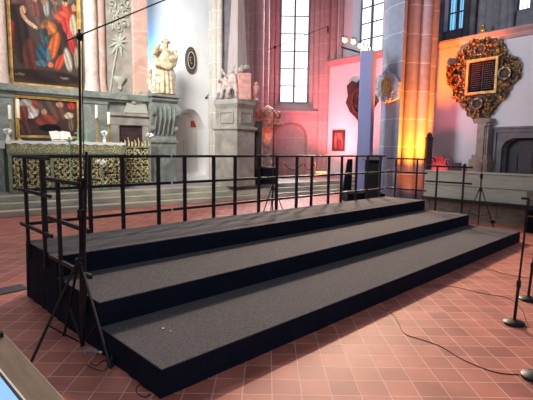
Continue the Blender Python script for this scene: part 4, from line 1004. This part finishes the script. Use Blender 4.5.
# ------------------------------------------------------------------ cloth-wrapped lighting tower with four lamps
TD = 15.0
P = at_d(363, 190, TD); P.z = 0; ang = YAW
t = thing('lighting_tower', 'tall square lighting tower wrapped in pale cloth behind the risers', 'lighting tower', P, (0, 0, radians(-45)))
ztw = at_d(364, 55, TD).z
MB().box(-0.62, 0.62, -0.55, 0.55, 0, 0.36).build('base', M['cloth'], t, bevel=0.02)
b = MB().prism([(-0.30, -0.20), (0.12, -0.26), (0.32, 0.16), (-0.12, 0.26)], 0.36, ztw); b.build('cloth_sleeve', M['tower'], t, bevel=0.015)
MB().tube([(0, 0, ztw-0.05), (0, 0, ztw+0.12)], 0.03, 8).build('spigot', M['steel'], t)
dirr = Vector((cos(radians(45)), sin(radians(45)), 0))
bar_a = at_d(341, 47, TD-0.1)-P; bar_b = at_d(372, 56, TD-0.1)-P
Rm = Matrix.Rotation(radians(45), 3, 'Z')
MB().tube([Rm @ bar_a, Rm @ bar_b], 0.03, 8).build('crossbar', M['steel'], t)
lampP = []
AIM = Vector((3.8, -0.8, 0.1))
for i, (u, v) in enumerate(((345, 40.5), (353.5, 42), (360.5, 46), (368, 48.5))):
    Q = at_d(u, v, TD-0.25); lampP.append(Q)
    d = (AIM-Q).normalized(); qt = d.to_track_quat('-Z', 'Y')
    e = thing('stage_lamp', ['lit round stage lamp on the tower, leftmost of four', 'lit round stage lamp on the tower, second from left', 'lit round stage lamp on the tower, third from left', 'lit round stage lamp on the tower, rightmost of four'][i], 'stage lamp', Q, group='stage lamps on the tower')
    e.rotation_euler = qt.to_euler()
    e.scale = (0.72, 0.72, 0.72)
    MB().lathe([(0.05, 0.34), (0.09, 0.30), (0.10, 0.12), (0.135, 0.0), (0.135, -0.03), (0.12, -0.03), (0.118, 0.02), (0.0, 0.02)], (0, 0, 0), 20).build('housing', M['black'], e, smooth=True)
    MB().lathe([(0.0, 0.016), (0.115, 0.016), (0.115, 0.010), (0.0, 0.0)], (0, 0, 0), 20).build('lens', M['lamp'], e)
    b = MB().tube([(-0.15, 0, 0.1), (-0.15, 0.06, 0.12), (-0.13, 0.17, 0.16), (0.13, 0.17, 0.16), (0.15, 0.06, 0.12), (0.15, 0, 0.1)], 0.012, 6); b.build('yoke', M['steel'], e)
P = at_d(371, 190, 14.2); P.z = 0
t = thing('loudspeaker', 'tall black loudspeaker with grey top right of the pale tower', 'loudspeaker', P, (0, 0, radians(-40)))
h = at_d(371, 160, 14.2).z
MB().box(-0.17, 0.17, -0.2, 0.2, 0, h).build('cabinet', M['cloth'], t, bevel=0.015)
MB().box(-0.16, 0.16, -0.212, -0.2, 0.1, h-0.1).build('grille', M['rubber'], t)
MB().box(-0.27, 0.27, -0.24, 0.24, h, h+0.17).build('top_cover', M['darkstone'], t, bevel=0.03)
P = at_d(347, 190, 16.0); P.z = 0
t = thing('banner_panel', 'narrow black leaning panel on the left of the pale tower', 'panel', P, (0, 0, radians(-45)))
hh = at_d(347, 159, 16.0).z
MB().add([(-0.20, -0.12, 0), (0.14, -0.12, 0), (0.14, 0.12, 0), (-0.20, 0.12, 0), (-0.02, -0.05, hh), (0.16, -0.05, hh), (0.16, 0.05, hh), (-0.02, 0.05, hh)], [(3,2,1,0),(4,5,6,7),(0,1,5,4),(1,2,6,5),(2,3,7,6),(3,0,4,7)]).build('board', M['cloth'], t, bevel=0.01)
MB().box(-0.26, 0.2, -0.18, 0.18, 0, 0.05).build('foot', M['brownwood'], t)

# ------------------------------------------------------------------ white cartouche on the pier
Wc = Wall(fr2(379, 15.74), fr2(401, 14.80))
e, f = Wc.thing('cartouche_epitaph', 'white carved cartouche with gilded centre high on the pier', 'epitaph', 387.5, 87)
out = [f(u, v) for u, v in ((375, 80), (379, 76), (383, 74), (386, 70), (390, 70), (392, 74), (397, 76), (400, 82), (399.5, 90), (398.5, 98), (393, 101), (388, 103), (382, 101), (378, 96), (374, 92))]
MB().plate(out, [], -0.06, 0.05).build('board', M['whitegrey'], e)
b = MB(); rn = random.Random(8)
for i in range(16): a = 2*pi*i/16; b.scroll(0.34*cos(a), 0.44*sin(a), 0.11, a, 1 if i % 2 else -1, 0.03, 0.05)
b.ball((0, 0.58, 0.05), 0.07, 0.08, 0.05); b.build('carved_border', M['whitegrey'], e, smooth=True)
MB().plate(ell(0.24, 0.32), [ell(0.19, 0.27)], 0.05, 0.10).build('oval_moulding', M['gold'], e)
b = MB().ball((0, 0.02, 0.06), 0.09, 0.17, 0.05).ball((0, 0.2, 0.08), 0.06, 0.07, 0.05)
for i in range(7): a = i*0.9; b.ball((0.12*cos(a), 0.18*sin(a), 0.06), 0.05, 0.06, 0.03, 8, 5)
b.build('gilded_relief', M['gold'], e, smooth=True)
Wc2 = Wall(fr2(371, 16.3), fr2(380, 16.3))
e, f = Wc2.thing('carved_ornament', 'grey carved ornament on the pier beside the white cartouche', 'carving', 376, 91)
b = MB().plate([f(u, v) for u, v in ((373, 82), (377, 78), (379, 84), (380, 96), (378, 103), (374, 98), (372, 90))], [], -0.1, 0.06)
b.build('board', M['darkstone'], e)
b = MB()
for v in (83, 90, 97): q = f(376, v); b.scroll(q[0], q[1], 0.09, v, 1, 0.03, 0.07)
b.build('carving', M['darkstone'], e, smooth=True)

# ------------------------------------------------------------------ gilded epitaph on the right wall, with its stone bracket column
e, f = WR.thing('gilded_epitaph', 'huge gilded carved epitaph with black inscription panel on the right wall', 'epitaph', 484, 78)
outl = [(483, 35), (489, 38), (497, 39), (504, 43), (508, 50), (509, 57), (513, 57), (519, 60), (522, 68), (521, 77), (516, 82), (511, 82), (511, 90), (507, 97), (500, 103), (495, 110), (489, 118), (481, 122), (473, 118), (467, 111), (462, 105), (456, 98), (454, 91), (455, 86), (450, 85), (447.5, 77), (449, 69), (454, 65), (459, 65), (460, 57), (465, 49), (472, 43), (478, 40)]
MB().plate([f(*p) for p in outl], [], 0, 0.08).build('backboard', M['darkwood'], e)
pu0, pv0, pu1, pv1 = 467.5, 94.5, 499, 58
quad = [f(467.5, 96), f(499, 93), f(499, 57), f(467.5, 61)]
xq0, xq1 = quad[0][0], quad[1][0]; yq0 = (quad[0][1]+quad[1][1])/2; yq1 = (quad[2][1]+quad[3][1])/2
MB().box(xq0+0.06, xq1-0.06, yq0+0.06, yq1-0.06, 0.08, 0.12).build('inscription_panel', M['cloth'], e)
MB().plate(rect(xq0, xq1, yq0, yq1), [rect(xq0+.09, xq1-.09, yq0+.09, yq1-.09)], 0.08, 0.22).build('panel_frame', M['goldframe'], e, bevel=0.012)
b = MB(); rn = random.Random(2); xm_ = (xq0+xq1)/2
for r in range(13):
    y = yq1-0.17-r*(yq1-yq0-0.32)/12.5
    for (a, c) in ((xq0+0.15, xm_-0.05), (xm_+0.05, xq1-0.15)):
        x = a
        while x < c-0.04: w = min(0.03+0.07*rn.random(), c-x); b.box(x, x+w, y-0.011, y+0.011, 0.12, 0.124); x += w+0.022
b.box(xm_-0.010, xm_+0.010, yq0+0.1, yq1-0.1, 0.12, 0.13)
b.build('inscription', M['brownwood'], e)
meds = ((483, 50.5, 0.20), (458.5, 80.5, 0.20), (507.5, 74, 0.21), (480, 104, 0.20))
for (u, v, r) in meds:
    x, y = f(u, v)
    o = MB().plate(ell(r, r, 28), [ell(r-.05, r-.05, 28)], 0.08, 0.24); o.v = [(p[0]+x, p[1]+y, p[2]) for p in o.v]; md = o.build('medallion', M['giltwood'], e, smooth=False)
    o = MB().plate(ell(r-.04, r-.04, 28), [], 0.08, 0.17); o.v = [(p[0]+x, p[1]+y, p[2]) for p in o.v]; o.build('medallion_face', M['plaque'], md)
    o = MB().ball((x, y+0.03, 0.17), 0.06, 0.075, 0.03, 8, 5).ball((x, y-0.07, 0.17), 0.09, 0.05, 0.03, 8, 5); o.build('medallion_relief', M['brownwood'], md)
b = MB(); rn = random.Random(21); pl = [f(*p) for p in outl]
def inside(x, y, P):
    c = False; n = len(P)
    for i in range(n):
        (x1, y1), (x2, y2) = P[i], P[(i+1) % n]
        if (y1 > y) != (y2 > y) and x < (x2-x1)*(y-y1)/(y2-y1)+x1: c = not c
    return c
cnt = 0
while cnt < 300:
    x = -1.4+2.8*rn.random(); y = -1.8+3.4*rn.random()
    if not inside(x, y, pl) or (xq0-0.02 < x < xq1+0.02 and yq0-0.02 < y < yq1+0.02): continue
    if any((x-f(u, v)[0])**2+(y-f(u, v)[1])**2 < (r+0.02)**2 for u, v, r in meds): continue
    cnt += 1; s_ = 0.06+0.06*rn.random()
    b.scroll(x, y, s_, rn.random()*6.28, rn.choice((-1, 1)), 0.013+0.010*rn.random(), 0.09+0.05*rn.random(), 1.2, 5, 11)
for i, p in enumerate(pl):
    q = pl[(i+1) % len(pl)]; mx_, my_ = (p[0]+q[0])/2, (p[1]+q[1])/2
    b.scroll(mx_*0.95, my_*0.95, 0.10, math.atan2(my_, mx_), 1 if i % 2 else -1, 0.024, 0.08, 1.3, 6, 13); b.ball((p[0]*0.97, p[1]*0.97, 0.08), 0.055, 0.055, 0.05, 8, 5)
for (u, v) in ((500, 50), (476, 44), (490, 44), (466, 57), (461, 68), (505, 62), (511, 84), (503, 97), (493, 105), (468, 106), (459, 95), (481, 115)):
    x, y = f(u, v); b.ball((x, y, 0.16), 0.07, 0.10, 0.06, 8, 6); b.ball((x, y+0.13, 0.18), 0.045, 0.05, 0.045, 8, 5)
b.build('gilded_carving', M['giltwood'], e, smooth=True)
x, y = f(485, 33)
b = MB().box(x-0.10, x+0.10, f(485, 40)[1], y, 0.06, 0.2).ball((x, y+0.05, 0.14), 0.10, 0.14, 0.09).ball((x, y+0.22, 0.14), 0.055); b.build('top_figure', M['gold'], e, smooth=True)
e, f = WR.thing('bracket_column', 'grey stone half column under the gilded epitaph', 'column', 490, 172)
xa_, xb_ = f(477.5, 150)[0], f(495, 150)[0]; zt_ = f(485, 119)[1]; zb_ = f(488, 158)[1]; z00 = -WR.px(490, 172)[1]
xl, xr_ = f(481, 140)[0]+0.0, f(492.5, 140)[0]
MB().prism([(xl, 0.0), (xr_, 0.0), (xr_, 0.30), (xr_-0.08, 0.38), (xl+0.08, 0.38), (xl, 0.30)], 0, 1).v
b = MB(); b.box(xl, xr_, zb_, zt_, 0.0, 0.34); b.box(xl-0.05, xr_+0.05, zt_-0.14, zt_, 0.0, 0.40); b.box(xl+0.06, xr_-0.06, zb_, zt_, 0.34, 0.38); b.build('shaft', M['greystone'], e, bevel=0.015)
b = MB(); b.box(xl-0.16, xr_+0.10, z00+0.02, zb_-0.05, 0.0, 0.48); b.box(xl-0.10, xr_+0.05, zb_-0.05, zb_+0.10, 0.0, 0.42); b.build('pedestal', M['greystone'], e, bevel=0.015)

# ------------------------------------------------------------------ pew front, bench and other things beside the right wall
WX = Wall((10.05, 4.3), (10.05, -1.6))
zp = on_x(500, 173, 10.05).z
t = thing('pew_front', 'long grey green panelled pew front right of the risers', 'pew', (10.05, 1.5, 0))
MB().box(0.0, 0.05, -3.1, 1.5, 0.54, zp-0.04).build('upper_panel', M['pew'], t)
MB().box(-0.03, 0.09, -3.1, 1.5, zp-0.05, zp).build('top_rail', M['pew'], t, bevel=0.01)
MB().box(-0.012, 0.0, -3.1, 1.5, 0.87, 0.885).build('seam_moulding', M['darkstone'], t)
for y in (-1.13, -3.0): MB().box(-0.016, 0.0, y-0.09, y+0.09, 0.56, 0.87).build('stile', M['pewlow'], t)
MB().box(-0.14, 0.07, -3.1, 1.5, 0.48, 0.54).build('shelf', M['dark'], t, bevel=0.008)
b = MB(); b.box(0.05, 0.09, -3.1, 1.5, 0.0, 0.48); b.build('lower_panel', M['pewlow'], t)
b = MB()
for y in [-2.9+0.86*i for i in range(6)]: b.box(0.03, 0.06, y-0.06, y+0.06, 0.0, 0.48)
b.box(0.03, 0.06, -3.1, 1.5, 0.0, 0.08); b.build('lower_frame', M['pewlow'], t)
e, f = WR.thing('carved_bench', 'brown bench with arched carved back against the right wall', 'bench', 440, 172, 0.5)
xa_, xb_ = f(431, 160)[0], f(449.5, 160)[0]; zb0 = -WR.px(440, 172, 0.5)[1]; yt_ = f(440, 155)[1]; ym_ = f(436, 161)[1]
n = 14; poly = [(xa_, zb0+0.02), (xb_, zb0+0.02), (xb_, ym_)]+[(xb_-0.1-(xb_-xa_-0.2)*i/n, ym_+(yt_-ym_)*sin(pi*i/n)**0.6) for i in range(n+1)]+[(xa_, ym_)]
MB().plate(poly, [], -0.04, 0.04).build('backrest', M['brownwood'], e, bevel=0.008)
MB().box(xa_, xb_, zb0+0.42, zb0+0.48, 0.04, 0.42).build('seat', M['brownwood'], e, bevel=0.008)
for x in (xa_+0.05, xb_-0.05): MB().box(x-0.04, x+0.04, zb0, zb0+0.75, 0.36, 0.44).build('leg', M['brownwood'], e)
for q, a, sg in ((-0.35, 0, 1), (0.35, pi, -1)): MB().scroll((xa_+xb_)/2+q, ym_-0.05, 0.2, a, sg, 0.03, 0.04).build('carving', M['darkwood'], e, smooth=True)
e, f = WR.thing('bench', 'plain low brown bench right of the arched carved bench', 'bench', 455, 172, 0.5)
xa_, xb_ = f(450.5, 165)[0], f(461, 165)[0]; y1_ = f(455, 163)[1]
MB().box(xa_, xb_, zb0+0.5, y1_, -0.03, 0.03).build('backrest', M['darkwood'], e, bevel=0.006); MB().box(xa_, xb_, zb0+0.42, zb0+0.48, 0.0, 0.42).build('seat', M['darkwood'], e, bevel=0.006)
for x in (xa_+0.05, xb_-0.05):
    for z in (0.0, 0.38): MB().box(x-0.035, x+0.035, zb0, zb0+0.44, z, z+0.06).build('leg', M['darkwood'], e)
P = at_d(427.5, 170, 13.9); P.z = 0; h = at_d(427.5, 137, 13.9).z
t = thing('wooden_post', 'tall dark carved wooden bench end beside the orange lit pier', 'post', P, (0, 0, radians(-45)))
MB().box(-0.09, 0.09, -0.10, 0.10, 0.12, h-0.06).build('shaft', M['darkwood'], t, bevel=0.012)
MB().box(-0.13, 0.13, -0.14, 0.14, 0, 0.12).build('base', M['darkwood'], t, bevel=0.01)
MB().lathe([(0.12, 0), (0.13, 0.03), (0.08, 0.08), (0.09, 0.12), (0.03, 0.2)], (0, 0, h-0.06), 12).build('finial', M['darkwood'], t, smooth=True)
P = on_z(533.5, 231); P.z = 0
t = thing('equipment_case', 'black equipment case with tan rim at the right frame edge', 'case', P+Vector((-0.14, -0.12, 0)))
MB().box(-0.24, 0.24, -0.22, 0.22, 0.02, 0.36).build('body', M['cloth'], t, bevel=0.01)
MB().box(-0.25, 0.25, -0.23, 0.23, 0.36, 0.39).build('rim', M['wood'], t, bevel=0.004)
MB().box(-0.24, 0.24, -0.22, 0.22, 0.39, 0.52).build('lid', M['cloth'], t, bevel=0.012)
for x in (-0.2, 0.2):
    for y in (-0.18, 0.18): MB().box(x-0.025, x+0.025, y-0.025, y+0.025, 0, 0.02).build('foot', M['rubber'], t)

# ================================================================== LIGHT
def spot(name, loc, aim, power, rgb, size=radians(60), blend=0.6, rad=0.12):
    l = bpy.data.lights.new(name, 'SPOT'); l.energy = power; l.color = rgb; l.spot_size = size; l.spot_blend = blend; l.shadow_soft_size = rad
    o = bpy.data.objects.new(name, l); col.objects.link(o); o.location = loc; o.rotation_euler = (Vector(aim)-Vector(loc)).to_track_quat('-Z', 'Y').to_euler(); return o
def area(name, loc, aim, power, rgb, sx, sy):
    l = bpy.data.lights.new(name, 'AREA'); l.shape = 'RECTANGLE'; l.size = sx; l.size_y = sy; l.energy = power; l.color = rgb
    o = bpy.data.objects.new(name, l); col.objects.link(o); o.location = loc; o.rotation_euler = (Vector(aim)-Vector(loc)).to_track_quat('-Z', 'Y').to_euler(); return o
for Q in lampP:
    d = (AIM-Q).normalized(); spot('tower_spot', Q+d*0.06, AIM, 2500, (1.0, 0.72, 0.49), radians(64), 0.8, 0.10)
spot('red_wash', CH(13.8, 12.4, ZC+0.35), CH(15.8, 12.2, 4.8), 2300, (1.0, 0.12, 0.14), radians(110), 0.9, 0.2)
P = at_d(318, 176, 20.0); spot('red_wash', (P.x, P.y, ZC+0.3), at_d(290, 20, 23.5), 500, (1.0, 0.22, 0.34), radians(100), 0.9, 0.2)
P = at_d(321, 172, 21.2); spot('red_glow', (P.x, P.y, ZC+0.32), at_d(333, 150, 22.3), 60, (1.0, 0.16, 0.08), radians(140), 0.9, 0.1)
P = at_d(425, 192, 14.3); spot('orange_wash', (P.x, P.y, 0.12), at_d(414, 25, 15.4), 7500, (1.0, 0.17, 0.005), radians(60), 0.6, 0.12)
P = at_d(422, 192, 13.4); spot('orange_wash', (P.x, P.y, 0.25), at_d(413, 172, 15.3), 260, (1.0, 0.17, 0.005), radians(44), 0.6, 0.12)
P = at_d(431, 176, 15.8); spot('pink_wash', (P.x, P.y, 0.4), at_d(444, 80, 16.8), 600, (1.0, 0.18, 0.26), radians(84), 0.9, 0.2)
P = on_t(165, 97, 12.6); spot('blue_wash', CH(P[0]-0.1, 12.80, P[2]+0.1), CH(P[0]-0.5, 13.2, P[2]+2.6), 1100, (0.12, 0.5, 1.0), radians(110), 0.9, 0.1)
P = at_d(268, 180, 16.6); spot('red_font_light', (P.x, P.y, 1.2), at_d(266, 119, 17.5), 80, (1.0, 0.16, 0.06), radians(30), 0.8, 0.05)
a = area('back_wall_fill', CH(-2.5, 4, 10), CH(6.2, 13.2, 4.2), 410, (1.0, 0.99, 0.97), 5, 4); a.data.spread = radians(58)  # unseen area lamp added to brighten the white back wall
a = area('cool_side_fill', CH(-5, 9.2, 7), PC+Vector((0, 0, 4)), 200, (0.80, 0.90, 1.0), 3, 5); a.data.spread = radians(50)  # unseen cool area lamp added for the left sides of pier and tower
xw, zw = (gl+gr)/2, zg+3.2
a = area('apse_window_daylight', W1.pos(xw, zw, 0.35), (5, 5, 0), 550, (1.0, 0.95, 0.97), 1.3, 6); a.data.spread = radians(90)
a = area('rear_floor_fill', (3.5, 12.3, 11.5), (5.5, 6.2, 0), 420, (1.0, 0.95, 0.95), 6, 3); a.data.spread = radians(90)  # area lamp added above the altarpiece to lift the floor behind the risers
area('west_fill', (-4, -8, 8), (6, 8, 2), 330, (0.8, 0.87, 1.0), 5, 5)  # unseen cool fill behind the camera, added to lift front floor and pew
w = bpy.data.worlds.new('World'); sc.world = w; w.use_nodes = True
w.node_tree.nodes['Background'].inputs['Color'].default_value = (0.76, 0.82, 1.0, 1); w.node_tree.nodes['Background'].inputs['Strength'].default_value = 0.2

# ================================================================== CAMERA
cd = bpy.data.cameras.new('camera'); cd.sensor_width = 36; cd.lens = FL*36/533; cd.clip_start = 0.05; cd.clip_end = 200
co = bpy.data.objects.new('camera', cd); col.objects.link(co)
m4 = Matrix((CR, CU, -CF)).transposed().to_4x4(); m4.translation = CAM; co.matrix_world = m4
sc.camera = co
sc.view_settings.view_transform = 'Standard'; sc.view_settings.look = 'None'; sc.view_settings.gamma = 1.0; sc.view_settings.use_curve_mapping = False
sc.view_settings.exposure = 0.0
